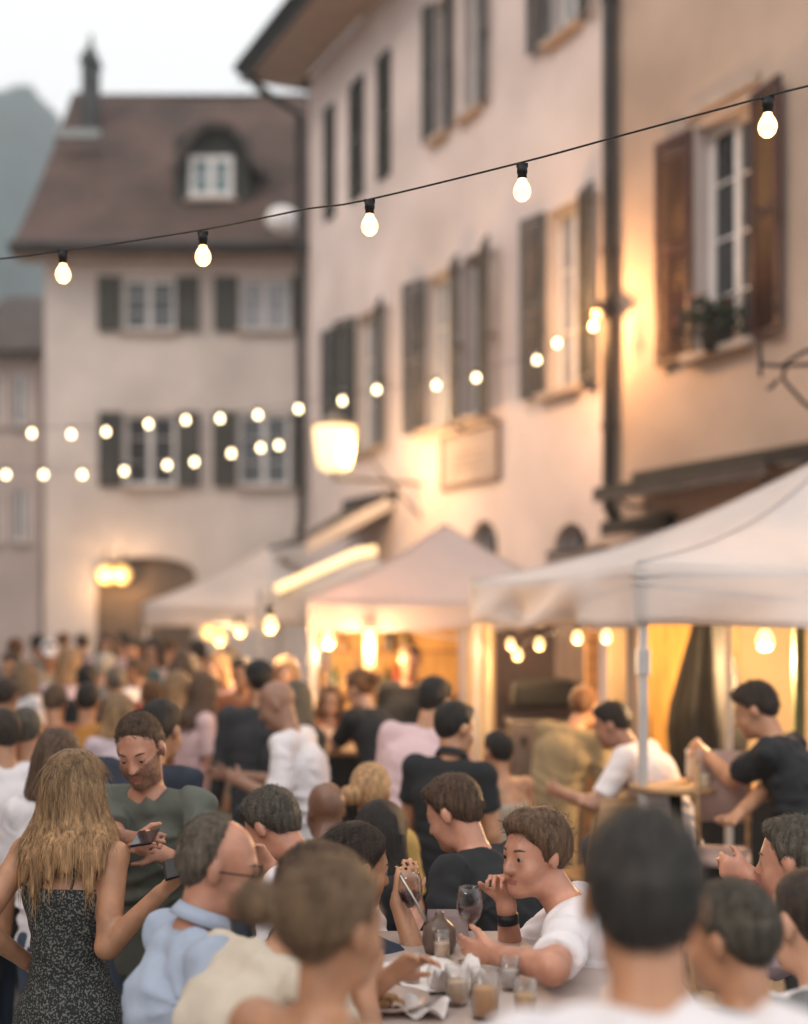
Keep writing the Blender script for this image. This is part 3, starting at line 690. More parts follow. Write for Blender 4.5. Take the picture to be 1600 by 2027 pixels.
# ------------------------------------------------------------------ stall interiors
def box_thing(name, label, cat, x0, y0, z0, x1, y1, z1, material, extra=None, group=None, bev=.01, part='body'):
    T = empty(name, label, cat, ((x0+x1)/2, (y0+y1)/2, z0), 0, group); o = T.location; m = MB()
    m.box(x0-o.x, y0-o.y, 0, x1-o.x, y1-o.y, z1-z0); m.build(part, material, T, bevel=bev)
    if extra: extra(T, (x1-x0)/2, (y1-y0)/2, z1-z0)
    return T
M_amber = mat('amber_boards', (.55, .33, .12), .7, .15, 3, .3, stretch=(9, 1, 1))
M_cream = mat('cream_panel', (.60, .46, .28), .8, .06, 2, .1)
def shelves(T, w, d, h):
    for z in (.9, 1.35, 1.75):
        m = MB(); m.box(-w+.02, -d-.2, z, w-.02, -d-.003, z+.03); m.build('shelf', M_wood, T)
box_thing('stall_back_wall', 'amber boarded back wall with shelves inside the pink tent', 'partition', -.70, 11.9, 0, .52, 11.97, 2.2, M_amber, shelves)
box_thing('stall_back_wall', 'pale cream back wall in the right half of the pink tent', 'partition', .58, 11.6, 0, 1.5, 11.66, 2.2, M_cream)
box_thing('stall_back_wall', 'yellow wooden back wall of the large right tent behind the folded parasol', 'partition', 1.62, 8.75, 0, 2.30, 8.80, 2.25, mat('yellow_boards', (.72, .40, .10), .7, .2, 2.5, .3, stretch=(7, 1, 1)))
box_thing('stall_back_wall', 'beige back wall of the large right tent at the right edge', 'partition', 2.36, 8.9, 0, 3.9, 8.95, 2.25, M_cream)
box_thing('stall_post', 'pale wooden post between the grey machine and the yellow wall', 'post', 1.32, 8.1, 0, 1.43, 8.2, 2.28, M_cream)
box_thing('stall_post', 'brown wooden post left of the pale wooden post', 'post', 1.24, 8.6, 0, 1.33, 8.7, 2.25, M_wood)
box_thing('stall_post', 'glowing cream post between the pink tent and the large right tent', 'post', .545, 8.7, 0, .60, 8.76, 2.22, mat('post_cream', (.75, .6, .38), .7))
r = random.Random(9)
for i, (px, z, c) in enumerate([(640, 1.38, (.25, .12, .03)), (662, 1.38, (.05, .09, .03)), (684, 1.38, (.5, .3, .12)), (706, 1.38, (.3, .25, .2)), (765, 1.38, (.06, .08, .03)), (785, 1.38, (.5, .1, .05)),
                                (632, 1.78, (.4, .25, .1)), (655, 1.78, (.1, .05, .02)), (678, 1.78, (.35, .2, .1)), (770, 1.78, (.1, .1, .1)), (800, 1.78, (.25, .2, .1))]):
    Y = 11.78; p = P(px, 0, Y); b = MB(); k = r.uniform(.85, 1.15)
    b.lathe([(0, 0), (.04, 0), (.042, .02), (.042, .17*k), (.03, .21*k), (.014, .24*k), (.014, .30*k), (0, .30*k)], seg=12)
    hue = ['amber', 'green', 'yellow', 'grey', 'dark green', 'red', 'ochre', 'brown', 'tan', 'black', 'olive'][i]
    o = b.build('bottle', mat('bottle_'+hue.replace(' ', '_'), c, .2, .1, 4, 0), None, True, loc=(p.x, Y, z)); tag(o, hue+' bottle on the '+('upper' if z > 1.5 else 'lower')+' shelf inside the pink tent', 'bottle', 'bottles on the stall shelves')
# bar counter in black cloth under the pink tent
def counter(name, label, x0, y0, x1, y1, h, cloth, topm):
    T = empty(name, label, 'counter', ((x0+x1)/2, (y0+y1)/2, 0)); w, d = (x1-x0)/2, (y1-y0)/2
    m = MB(); m.box(-w, -d, h-.04, w, d, h); m.build('top', topm, T, bevel=.006)
    c = MB(); N = 40; per = [(-w, d), (-w, -d), (w, -d), (w, d)]
    for i in range(3):
        a, b = Vector((*per[i], 0)), Vector((*per[i+1], 0)); nn = (b-a).normalized().cross(Vector((0, 0, 1)))
        for k in range(N):
            def pt(t, z): return a.lerp(b, t)+nn*(.008+.02*(1-z/h)*(1+math.sin(t*(b-a).length*22)))+Vector((0, 0, z))
            c.quad(pt(k/N, .03), pt((k+1)/N, .03), pt((k+1)/N, h-.03), pt(k/N, h-.03))
    c.build('cloth', cloth, T, True)
M_blackcloth = mat('black_cloth', (.014, .014, .016), .85, .2, 6, .1)
counter('bar_counter', 'bar counter draped in black cloth under the pink tent', -.68, 8.55, .30, 9.1, 1.17, M_blackcloth, M_wood)
counter('side_counter', 'low counter with dark cloth beside the folded parasol', 1.55, 7.3, 2.15, 7.9, 1.05, M_blackcloth, M_wood)
def machine():
    T = empty('grill_machine', 'grey steel grill machine with dark hood under the large right tent', 'machine', (1.02, 9.3, 0)); g = mat('steel_grey', (.16, .14, .14), .45, .15, 3, .1, metal=.6)
    m = MB(); m.box(-.28, -.25, 0, .28, .25, .92); m.build('base', mat('base_taupe', (.20, .15, .12), .6), T, bevel=.015)
    m = MB(); m.box(-.25, -.22, .92, .25, .22, 1.30); m.box(-.27, -.24, 1.30, .27, .24, 1.34); m.build('body', g, T, bevel=.02)
    m = MB(); m.box(-.24, -.23, 1.42, .24, .2, 1.62); m.build('hood', M_iron, T, bevel=.04)
    m = MB(); m.box(-.21, -.235, .5, .21, -.255, .86); m.box(-.15, -.30, .78, .15, -.28, .80); m.build('door', g, T, bevel=.006)
    m = MB()
    for x in (-.16, 0, .16): m.tube([(x, -.24, 1.2), (x, -.275, 1.2)], .025, 12)
    m.build('knob', M_iron, T)
machine()
box_thing('doorway_panel', 'dark brown door panel behind the grey grill machine', 'door', .72, 10.0, 0, 1.24, 10.05, 2.2, mat('brown_panel', (.10, .06, .045), .7, .2, 2))
box_thing('curtain_panel', 'grey curtain panel hanging at the back right of the large tent opening', 'curtain', 1.15, 9.55, 0, 1.42, 9.6, 2.25, mat('grey_curtain', (.22, .17, .15), .9, .2, 3, stretch=(6, 1, 1)))
box_thing('leafy_post', 'green painted post at the right edge below the large tent', 'post', 2.2, 7.1, 0, 2.26, 7.16, 2.2, mat('post_green', (.08, .09, .04), .7))
def parasol():
    T = empty('folded_parasol', 'tall folded black parasol with a white pole behind the man in the black t-shirt', 'parasol', (1.83, 7.6, 0))
    b = MB(); N = 28; prof = [(.03, 2.3), (.06, 2.15), (.09, 2.0), (.14, 1.8), (.20, 1.55), (.215, 1.4), (.20, 1.2), (.12, .98), (.05, .95)]
    rings = []
    for r_, z in prof:
        rings.append([(r_*(1+.16*math.cos(8*2*math.pi*k/N*1.0))*math.cos(2*math.pi*k/N), r_*(1+.16*math.cos(8*2*math.pi*k/N))*math.sin(2*math.pi*k/N), z) for k in range(N)])
    for i in range(len(rings)-1):
        for k in range(N): b.quad(rings[i][k], rings[i][(k+1) % N], rings[i+1][(k+1) % N], rings[i+1][k])
    b.build('canopy', mat('parasol_black', (.018, .018, .018), .8, .3, 5, .2), T, True)
    b = MB(); b.tube([(0, 0, 0), (0, 0, 2.5)], .022, 10); b.build('pole', M_pole, T); b = MB(); b.lathe([(0, 0.004), (.28, .004), (.28, .06), (.05, .08), (.05, .25), (0, .25)], seg=24); b.build('base', M_iron, T, True)
parasol()
pp = P(1443, 1300, 7.2); box_thing('stall_post', 'thin white upright post in front of the folded black parasol', 'post', pp.x-.018, 7.18, 0, pp.x+.018, 7.22, 2.25, M_pole, bev=.003)

# ------------------------------------------------------------------ tables and chairs
def round_table(name, label, x, y, r, h, tm, lm):
    T = empty(name, label, 'table', (x, y, 0))
    m = MB(); m.lathe([(0, h-.03), (r-.01, h-.03), (r, h-.02), (r, h-.005), (r-.008, h), (0, h)], seg=48); m.build('tabletop', tm, T, False, bevel=0)
    m = MB(); m.tube([(0, 0, .03), (0, 0, h-.03)], .032, 12); m.build('column', lm, T, True)
    for k in range(4):
        a = k*math.pi/2+.4; m = MB(); m.tube([(0, 0, .08), (math.cos(a)*r*.4, math.sin(a)*r*.4, .05), (math.cos(a)*r*.62, math.sin(a)*r*.62, .016)], [.022, .018, .014], 8); m.build('foot', lm, T, True)
    return T
M_tabletop = mat('table_wood', (.33, .23, .18), .45, .12, 3, .1, stretch=(1, 10, 1))
M_tablew = mat('table_pale', (.46, .37, .33), .4, .08, 3, .05)
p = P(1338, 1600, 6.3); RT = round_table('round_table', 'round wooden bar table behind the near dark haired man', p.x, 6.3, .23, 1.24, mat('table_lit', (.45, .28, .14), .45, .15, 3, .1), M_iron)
def long_table():
    T = empty('bar_table', 'long high bar table with glasses and napkins in the foreground', 'table', (.30, 3.05, 0)); h = 1.12
    m = MB(); m.box(-.42, -.75, h-.04, .42, .75, h); m.build('tabletop', M_tablew, T, bevel=.008)
    for x in (-.37, .37):
        for y in (-.7, .7): m = MB(); m.box(x-.03, y-.03, 0, x+.03, y+.03, h-.04); m.build('leg', M_iron, T, bevel=.004)
    m = MB(); m.box(-.36, -.012+.0, .25, .36, .012, .28); m.box(-.39, -.68, .28, -.36, .68, .31); m.box(.36, -.68, .28, .39, .68, .31); m.build('stretcher', M_iron, T)
long_table()
def chair(label, x, y, rz, seat_h, mt, bm, wide=.2):
    T = empty('bar_chair', label, 'chair', (x, y, 0), rz, 'bar chairs')
    m = MB(); m.box(-wide, -.19, seat_h-.04, wide, .19, seat_h); m.build('seat', bm, T, bevel=.015)
    m = MB(); N = 10
    for i in range(N):
        a0 = -1+2*i/N; a1 = -1+2*(i+1)/N
        f = lambda a, z: Vector((a*wide, -.19-.03-(1-a*a)*.05-(z-seat_h)*.15, z))
        m.quad(f(a0, seat_h+.10), f(a1, seat_h+.10), f(a1, seat_h+.44), f(a0, seat_h+.44))
    m.build('backrest', bm, T, True, solid=.022)
    for sx in (-1, 1):
        for sy in (-1, 1):
            m = MB(); top = seat_h-.03; m.tube([(sx*wide*.9, sy*.17, top), (sx*wide*1.05, sy*.2, .0)], [.016, .012], 8)
            if sy < 0: m.tube([(sx*wide*.9, -.17, top), (sx*wide*.92, -.24, seat_h+.42)], [.016, .012], 8)
            m.build('leg', mt, T, True)
    m = MB(); z = .3
    for a, b in (((-1, -1), (1, -1)), ((-1, 1), (1, 1)), ((-1, -1), (-1, 1)), ((1, -1), (1, 1))): m.tube([(a[0]*wide, a[1]*.19, z), (b[0]*wide, b[1]*.19, z)], .01, 6)
    m.build('footrest', mt, T)
    return T
M_chairw = mat('chair_wood', (.42, .25, .12), .5, .2, 4, .1, stretch=(1, 1, 7)); M_chairp = mat('chair_pink', (.36, .25, .22), .8, .08, 6, .1)
p = P(1430, 1560, 5.85); chair('high chair with a dusty pink backrest beside the round table', p.x, 5.85, R(165), .98, M_chairw, M_chairp, .13)
p = P(1180, 1600, 6.7); chair('wooden high chair under the man in the white shirt by the tent pole', p.x, 6.7, R(30), .72, M_chairw, M_chairw)

def cup(kind, label, cat, p, scale=1):
    T = empty(kind, label, cat, p); s = scale; G = glass('clear_glass')
    if kind == 'wine_glass':
        b = MB(); b.lathe([(0, 0), (.034, .001), (.034, .003), (.006, .008), (.0038, .03), (.0038, .085), (.012, .10), (.030, .125), (.036, .15), (.034, .18), (.029, .205), (.0278, .205), (.0325, .18), (.0345, .15), (.028, .127), (.01, .104), (0, .102)], seg=28); b.build('glass', G, T, True)
        b = MB(); b.lathe([(0, .1035), (.0095, .1055), (.027, .128), (.0335, .15), (0, .15)], seg=28); b.build('wine', mat('wine_dark', (.05, .012, .012), .05, 0, 4, 0), T, True)
    else:
        b = MB(); b.lathe([(0, 0), (.031*s, 0), (.033*s, .004), (.038*s, .12*s), (.0365*s, .12*s), (.0318*s, .010), (0, .009)], seg=28); b.build('glass', G, T, True)
        b = MB(); b.lathe([(0, .011), (.0310*s, .0115), (.0345*s, .075*s), (0, .075*s)], seg=28); b.build('drink', mat('drink_'+label.split()[0], {'amber': (.62, .34, .14), 'pale': (.74, .55, .40), 'golden': (.68, .42, .2), 'clear': (.6, .55, .52)}.get(label.split()[0], (.6, .36, .28)), .05, 0, 4, 0), T, True)
    return T
def onz(px, py, z):   # point where the pixel's ray meets height z
    Y = (z-H)*F/(HY-py); return P(px, py, Y)
tz = 1.12
cup('wine_glass', 'wine glass with dark wine on the bar table below the black shirted man', 'glass', onz(812, 1868, tz))
cup('tumbler', 'amber drink in a tumbler at the near end of the bar table', 'glass', onz(960, 2015, tz), .95)
cup('tumbler', 'pale drink in a tumbler beside the folded napkin', 'glass', onz(905, 1990, tz), .8)
cup('tumbler', 'pale pink drink in a small tumbler at the far side of the bar table', 'glass', onz(875, 1900, tz), .65)
cup('tumbler', 'clear half empty tumbler near the seated white shirted man', 'glass', onz(1010, 1960, tz), .7)
def paper(name, label, cat, px, py, w, d, rz, material, fold=.01, rows=0):
    p = onz(px, py, tz); m = MB(); N = 12
    def z(i, j): return .004+fold*(math.sin(i*.8+j*.5)*.5+.5)*(.3+.7*((i/N-.5)**2+(j/N-.5)**2)*3)
    for i in range(N):
        for j in range(N):
            m.quad(*[((a/N-.5)*w, (b/N-.5)*d, z(a, b)) for a, b in ((i, j), (i+1, j), (i+1, j+1), (i, j+1))])
    o = m.build(name, material, None, True, solid=.002); o.location = p; o.rotation_euler = (0, 0, rz); tag(o, label, cat); return o
M_paper = mat('paper_white', (.75, .70, .68), .8, .03, 4, .1)
cup('wine_glass', 'empty wine glass beside the seated curly haired man', 'glass', onz(930, 1905, tz))
cup('tumbler', 'rosy drink in a short tumbler left of the crumpled napkin', 'glass', onz(815, 1950, tz), .65)
cup('tumbler', 'golden drink in a tumbler at the near right of the bar table', 'glass', onz(1040, 2015, tz), .75)
paper('menu', 'white menu sheet lying on the bar table behind the glasses', 'menu', 850, 1935, .21, .3, .4, M_paper, .006)
paper('napkin', 'crumpled white napkin on the bar table beside the drinks', 'napkin', 905, 1965, .13, .13, .2, M_paper, .07)
paper('napkin', 'small folded napkin at the front edge of the bar table', 'napkin', 835, 2010, .12, .09, -.3, M_paper, .03)
def plate(label, px, py, r):
    T = empty('plate', label, 'plate', onz(px, py, tz)); b = MB(); b.lathe([(0, .004), (r*.6, .004), (r, .022), (r, .026), (r*.6, .009), (0, .009)], seg=36); b.build('dish', mat('plate_rim', (.5, .38, .33), .3, .05), T, True)
    b = MB(); rr = random.Random(px)
    for i in range(7):
        a = rr.uniform(0, 6.28); d = rr.uniform(0, r*.45); b.lathe([(0, .03), (.014, .026), (.02, .018), (.015, .01), (0, .009)], (math.cos(a)*d, math.sin(a)*d, 0), 10)
    b.build('snack', mat('bread', (.35, .18, .08), .8, .3, 30, .5), T, True)
plate('plate with bread pieces at the near left corner of the bar table', 770, 1995, .10)
def shaker():
    T = empty('carafe', 'brown lidded jug with a slanting metal spoon by the wine glass', 'jug', onz(870, 1885, tz)); g = mat('jug_brown', (.15, .10, .08), .3, .2)
    b = MB(); b.lathe([(0, 0), (.04, 0), (.05, .03), (.045, .07), (.03, .085), (.012, .10), (.014, .11), (0, .12)], seg=24); b.build('jug_body', g, T, True)
    b = MB(); b.tube([(-.02, 0, .06), (-.08, .02, .16), (-.11, .03, .21)], [.006, .004, .004], 8); b.build('spoon', mat('steel', (.5, .48, .46), .3, .1, metal=1), T, True)
shaker()
def menu_holder():
    T = empty('menu_holder', 'pink grey upright menu card in a stand on the bar table', 'menu', onz(868, 1885, tz)+Vector((.03, .12, 0))); m = MB(); m.obox((0, 0, .04), (.06, 0, 0), (0, .007, .010), (0, .015, .04)); m.build('card', mat('card_rose', (.26, .19, .18), .6, .1), T, bevel=.012)
menu_holder()
# crockery on the round table under the tent
r = random.Random(4)
for i, (px, py, hh, rad, c, nm, lb, cat) in enumerate([(1385, 1575, .16, .028, (.7, .6, .5), 'pitcher', 'white pitcher standing on the round bar table', 'pitcher'), (1400, 1610, .09, .03, (.8, .7, .55), 'cup', 'left white cup on the round bar table', 'cup'), (1430, 1625, .11, .028, (.6, .4, .12), 'tumbler', 'glass of yellow drink at the right of the round bar table', 'glass'), (1400, 1655, .07, .035, (.75, .62, .45), 'bowl', 'small pale bowl in front on the round bar table', 'bowl')]):
    T = empty(nm, lb, cat, (RT.location.x+[.10, .13, .17, .10][i], 6.3+[.1, -.04, .03, -.15][i], 1.24)); b = MB(); b.lathe([(0, 0), (rad*.8, 0), (rad, hh*.3), (rad*.9, hh*.8), (rad, hh), (rad*.9, hh), (rad*.8, hh*.75), (0, hh*.7)], seg=18)
    b.build('vessel', mat('vessel_%s' % nm, c, .3, .05), T, True)
    if nm in ('pitcher', 'cup'): b = MB(); b.tube([(rad*.9, 0, hh*.8), (rad*1.7, 0, hh*.7), (rad*1.6, 0, hh*.35), (rad*.95, 0, hh*.3)], .004, 6); b.build('handle', mat('vessel_%s' % nm, c), T, True)
# ------------------------------------------------------------------ people: signed distance body -> one continuous surface
f32 = np.float32
class Field:
    def __init__(s, lo, hi, h):
        s.lo = np.array(lo, float); s.h = h; n = np.ceil((np.array(hi)-s.lo)/h).astype(int)+1; s.n = n
        s.ax = [(s.lo[i]+h*np.arange(n[i])).astype(f32) for i in range(3)]; s.F = np.full(n, .5, f32)
    def sl(s, lo, hi):
        r = []
        for i in range(3):
            a = max(0, int((lo[i]-s.lo[i])/s.h)); b = min(s.n[i], int((hi[i]-s.lo[i])/s.h)+2)
            if b-a < 1: return None
            r.append(slice(a, b))
        return tuple(r)
    def xyz(s, q): return s.ax[0][q[0]][:, None, None], s.ax[1][q[1]][None, :, None], s.ax[2][q[2]][None, None, :]
    def add(s, prim, k=.02, sub=False):
        lo, hi, fn = prim; m = k+.03+s.h*2; q = s.sl(np.array(lo)-m, np.array(hi)+m)
        if q is None: return
        d = fn(*s.xyz(q)).astype(f32); A = s.F[q]
        if sub:
            d = -d
            if k > 0: hh = np.clip(.5-.5*(A-d)/k, 0, 1); s.F[q] = A*(1-hh)+d*hh+k*hh*(1-hh)
            else: s.F[q] = np.maximum(A, d)
        elif k > 0: hh = np.clip(.5+.5*(A-d)/k, 0, 1); s.F[q] = A*(1-hh)+d*hh-k*hh*(1-hh)
        else: s.F[q] = np.minimum(A, d)
def V3(*a): return np.array(a, float)
def cone(a, b, ra, rb):
    a = np.array(a, float); b = np.array(b, float); ab = b-a; L2 = float(ab@ab)+1e-9; r = max(ra, rb)
    def fn(X, Y, Z):
        t = np.clip(((X-a[0])*ab[0]+(Y-a[1])*ab[1]+(Z-a[2])*ab[2])/L2, 0, 1)
        return np.sqrt((X-a[0]-t*ab[0])**2+(Y-a[1]-t*ab[1])**2+(Z-a[2]-t*ab[2])**2)-(ra+(rb-ra)*t)
    return np.minimum(a, b)-r, np.maximum(a, b)+r, fn
def econe(a, b, wa, da, wb, db, side):
    a = np.array(a, float); b = np.array(b, float); ab = b-a; L2 = float(ab@ab)+1e-9; r = max(wa, wb, da, db); side = np.array(side, float)
    def fn(X, Y, Z):
        t = np.clip(((X-a[0])*ab[0]+(Y-a[1])*ab[1]+(Z-a[2])*ab[2])/L2, 0, 1)
        vx, vy, vz = X-a[0]-t*ab[0], Y-a[1]-t*ab[1], Z-a[2]-t*ab[2]; u = vx*side[0]+vy*side[1]+vz*side[2]
        w = wa+(wb-wa)*t; d = da+(db-da)*t; r2 = np.maximum(vx*vx+vy*vy+vz*vz-u*u, 0)
        return (np.sqrt((u/w)**2+r2/(d*d))-1)*np.minimum(w, d)
    return np.minimum(a, b)-r, np.maximum(a, b)+r, fn
def ell(c, r, Rm=None):
    c = np.array(c, float); r = np.array(r, float); R_ = np.eye(3) if Rm is None else Rm; mr = float(min(r)); ext = np.sqrt((R_**2)@(r**2))
    def fn(X, Y, Z):
        x, y, z = X-c[0], Y-c[1], Z-c[2]
        return (np.sqrt(sum(((x*R_[0, i]+y*R_[1, i]+z*R_[2, i])/r[i])**2 for i in range(3)))-1)*mr
    return c-ext, c+ext, fn
def snets(fd):
    F = fd.F; S = F < 0; n = F.shape
    c = [S[i:n[0]-1+i, j:n[1]-1+j, k:n[2]-1+k] for i in (0, 1) for j in (0, 1) for k in (0, 1)]
    al = c[0].copy(); an = c[0].copy()
    for q in c[1:]: al &= q; an |= q
    act = an & ~al; idx = np.argwhere(act)
    if len(idx) == 0: return np.zeros((0, 3)), np.zeros((0, 4), int)
    ids = np.full(act.shape, -1, np.int32); ids[tuple(idx.T)] = np.arange(len(idx))
    off = [(i, j, k) for i in (0, 1) for j in (0, 1) for k in (0, 1)]
    val = [F[idx[:, 0]+o[0], idx[:, 1]+o[1], idx[:, 2]+o[2]] for o in off]
    P_ = np.zeros((len(idx), 3)); N_ = np.zeros(len(idx))
    for a in range(8):
        for b in range(a+1, 8):
            d = [off[b][i]-off[a][i] for i in range(3)]
            if sum(abs(x) for x in d) != 1: continue
            va, vb = val[a], val[b]; cr = (va < 0) != (vb < 0); t = np.where(cr, va/(va-vb+1e-12), 0)
            for i in range(3): P_[:, i] += np.where(cr, off[a][i]+t*d[i], 0)
            N_ += cr
    P_ = P_/N_[:, None]+idx; P_ = fd.lo+P_*fd.h
    Q = []
    for ax in range(3):
        s0 = [slice(None)]*3; s1 = [slice(None)]*3; s0[ax] = slice(0, -1); s1[ax] = slice(1, None)
        e = S[tuple(s0)] != S[tuple(s1)]; p = np.argwhere(e); u, v = [(1, 2), (2, 0), (0, 1)][ax]
        p = p[(p[:, u] > 0) & (p[:, v] > 0) & (p[:, u] < n[u]-1) & (p[:, v] < n[v]-1)]
        def cell(du, dv):
            q = p.copy(); q[:, u] -= du; q[:, v] -= dv; return ids[tuple(q.T)]
        q = np.stack([cell(0, 0), cell(1, 0), cell(1, 1), cell(0, 1)], 1); flip = ~S[tuple(p.T)]
        q[flip] = q[flip][:, ::-1]; Q.append(q)
    Q = np.concatenate(Q); Q = Q[(Q >= 0).all(1)]
    return P_, Q
def mesh_of(name, vq, mats, parent, midx=None, smooth=1):
    v, q = vq
    me = bpy.data.meshes.new(name)
    if smooth and len(q):
        for _ in range(smooth):
            acc = np.zeros_like(v); cnt = np.zeros(len(v))
            for a, b in ((0, 1), (1, 2), (2, 3), (3, 0)):
                np.add.at(acc, q[:, a], v[q[:, b]]); np.add.at(cnt, q[:, a], 1); np.add.at(acc, q[:, b], v[q[:, a]]); np.add.at(cnt, q[:, b], 1)
            v = v*.5+.5*acc/np.maximum(cnt, 1)[:, None]
    me.vertices.add(len(v)); me.vertices.foreach_set('co', v.astype(f32).ravel())
    me.loops.add(len(q)*4); me.loops.foreach_set('vertex_index', q.astype(np.int32).ravel())
    me.polygons.add(len(q)); me.polygons.foreach_set('loop_start', np.arange(0, len(q)*4, 4, dtype=np.int32))
    me.polygons.foreach_set('use_smooth', np.ones(len(q), bool))
    for m in mats: me.materials.append(m)
    if midx is not None: me.polygons.foreach_set('material_index', midx(v[q].mean(1)).astype(np.int32))
    me.update(calc_edges=True); me.validate()
    return link(name, me, parent)
def rx(a): c, s = math.cos(a), math.sin(a); return np.array([[1, 0, 0], [0, c, -s], [0, s, c]])
def ry(a): c, s = math.cos(a), math.sin(a); return np.array([[c, 0, s], [0, 1, 0], [-s, 0, c]])
def rz(a): c, s = math.cos(a), math.sin(a); return np.array([[c, -s, 0], [s, c, 0], [0, 0, 1]])
SKIN = {'fair': (.56, .32, .21), 'pink': (.52, .25, .165), 'tan': (.48, .24, .135), 'olive': (.34, .18, .12), 'brown': (.19, .095, .06), 'dark': (.10, .05, .035)}
HAIR = {'blonde': (.42, .275, .155), 'lightbrown': (.25, .16, .095), 'brown': (.115, .068, .042), 'dark': (.050, .034, .026), 'black': (.022, .017, .015), 'grey': (.185, .15, .115), 'ginger': (.17, .075, .03), 'white': (.42, .39, .35), 'ash': (.11, .095, .075), 'slate': (.062, .056, .050), 'chestnut': (.14, .08, .045)}
def skinm(k): return mat('skin_'+k, SKIN[k], .42, .12, 14, .2, 160, sss=.10, spec=.5, bdist=.002)
def hairm(k):
    if 'hair_'+k in MC: return MC['hair_'+k]
    m = _hairm(k)
    if k == 'blonde':   # darker roots, golden lengths
        n = m.node_tree; b = n.nodes['Principled BSDF']; src = b.inputs['Base Color'].links[0].from_socket
        tc = n.nodes.new('ShaderNodeTexCoord'); sx = n.nodes.new('ShaderNodeSeparateXYZ'); mr = n.nodes.new('ShaderNodeMapRange'); mr.inputs[1].default_value = 1.70; mr.inputs[2].default_value = 1.46
        mr.inputs[3].default_value = 0; mr.inputs[4].default_value = 1; rp = n.nodes.new('ShaderNodeValToRGB'); rp.color_ramp.elements[0].color = (.78, .74, .70, 1); rp.color_ramp.elements[1].color = (1.3, 1.15, 1.0, 1)
        mx = n.nodes.new('ShaderNodeMix'); mx.data_type = 'RGBA'; mx.blend_type = 'MULTIPLY'; mx.inputs[0].default_value = 1
        n.links.new(tc.outputs['Object'], sx.inputs[0]); n.links.new(sx.outputs[2], mr.inputs[0]); n.links.new(mr.outputs[0], rp.inputs[0]); n.links.new(src, mx.inputs[6]); n.links.new(rp.outputs[0], mx.inputs[7]); n.links.new(mx.outputs[2], b.inputs['Base Color'])
    return m
def _hairm(k): return mat('hair_'+k, HAIR[k], .5, .32, 5, .9, 16, stretch=(16, 16, 2.0), spec=.35, bdist=.012)
CLOTH = {'white': (.78, .73, .74), 'cream': (.60, .52, .42), 'lilac': (.60, .49, .52), 'pink': (.68, .49, .50), 'navy': (.028, .035, .055), 'black': (.020, .021, .024), 'green': (.115, .125, .105), 'blue': (.38, .44, .55),
         'orange': (.50, .22, .05), 'khaki': (.27, .21, .12), 'red': (.28, .07, .05), 'grey': (.20, .20, .20), 'mustard': (.48, .30, .09), 'denim': (.05, .07, .11), 'charcoal': (.035, .036, .04), 'rust': (.32, .12, .06), 'teal': (.08, .14, .15), 'beige': (.42, .34, .26)}
def clothm(k, pat=None):
    if pat == 'spots':
        if 'spotted_cloth' in MC: return MC['spotted_cloth']
        m = mat('spotted_cloth', (.022, .026, .026), .9, .2, 6, .2, 60); n = m.node_tree; b = n.nodes['Principled BSDF']
        tc = n.nodes.new('ShaderNodeTexCoord'); v = n.nodes.new('ShaderNodeTexNoise'); v.inputs['Scale'].default_value = 150; v.inputs['Detail'].default_value = 1.5
        r = n.nodes.new('ShaderNodeValToRGB'); r.color_ramp.elements[0].position = .52; r.color_ramp.elements[1].position = .60
        r.color_ramp.elements[0].color = (.020, .024, .024, 1); r.color_ramp.elements[1].color = (.17, .165, .15, 1)
        n.links.new(tc.outputs['Object'], v.inputs[0]); n.links.new(v.outputs[0], r.inputs[0]); n.links.new(r.outputs[0], b.inputs['Base Color']); return m
    if pat == 'blotch': return mat('blotch_cloth', (.5, .42, .34), .9, .2, 38, .2, col2=(.04, .03, .025))
    return mat('cloth_'+k, CLOTH[k], .92, .06, 3, .35, 45, sheen=.0, bdist=.004)
def M_iris(): return mat('iris', (.02, .013, .01), .1, .1, 4, 0)
def ik(S, T, l1, l2, hint):
    S = np.array(S, float); T = np.array(T, float); v = T-S; d = np.linalg.norm(v)
    if d > l1+l2-.004: v = v/d*(l1+l2-.004); d = l1+l2-.004; T = S+v
    if d < .12: v = v/max(d, 1e-6)*.12; d = .12; T = S+v
    u = v/d; a = (l1*l1-l2*l2+d*d)/(2*d); h = math.sqrt(max(0, l1*l1-a*a)); p = np.array(hint, float); p -= u*(p@u); p /= np.linalg.norm(p)+1e-9
    return S+u*a+p*h, T
NP = 0
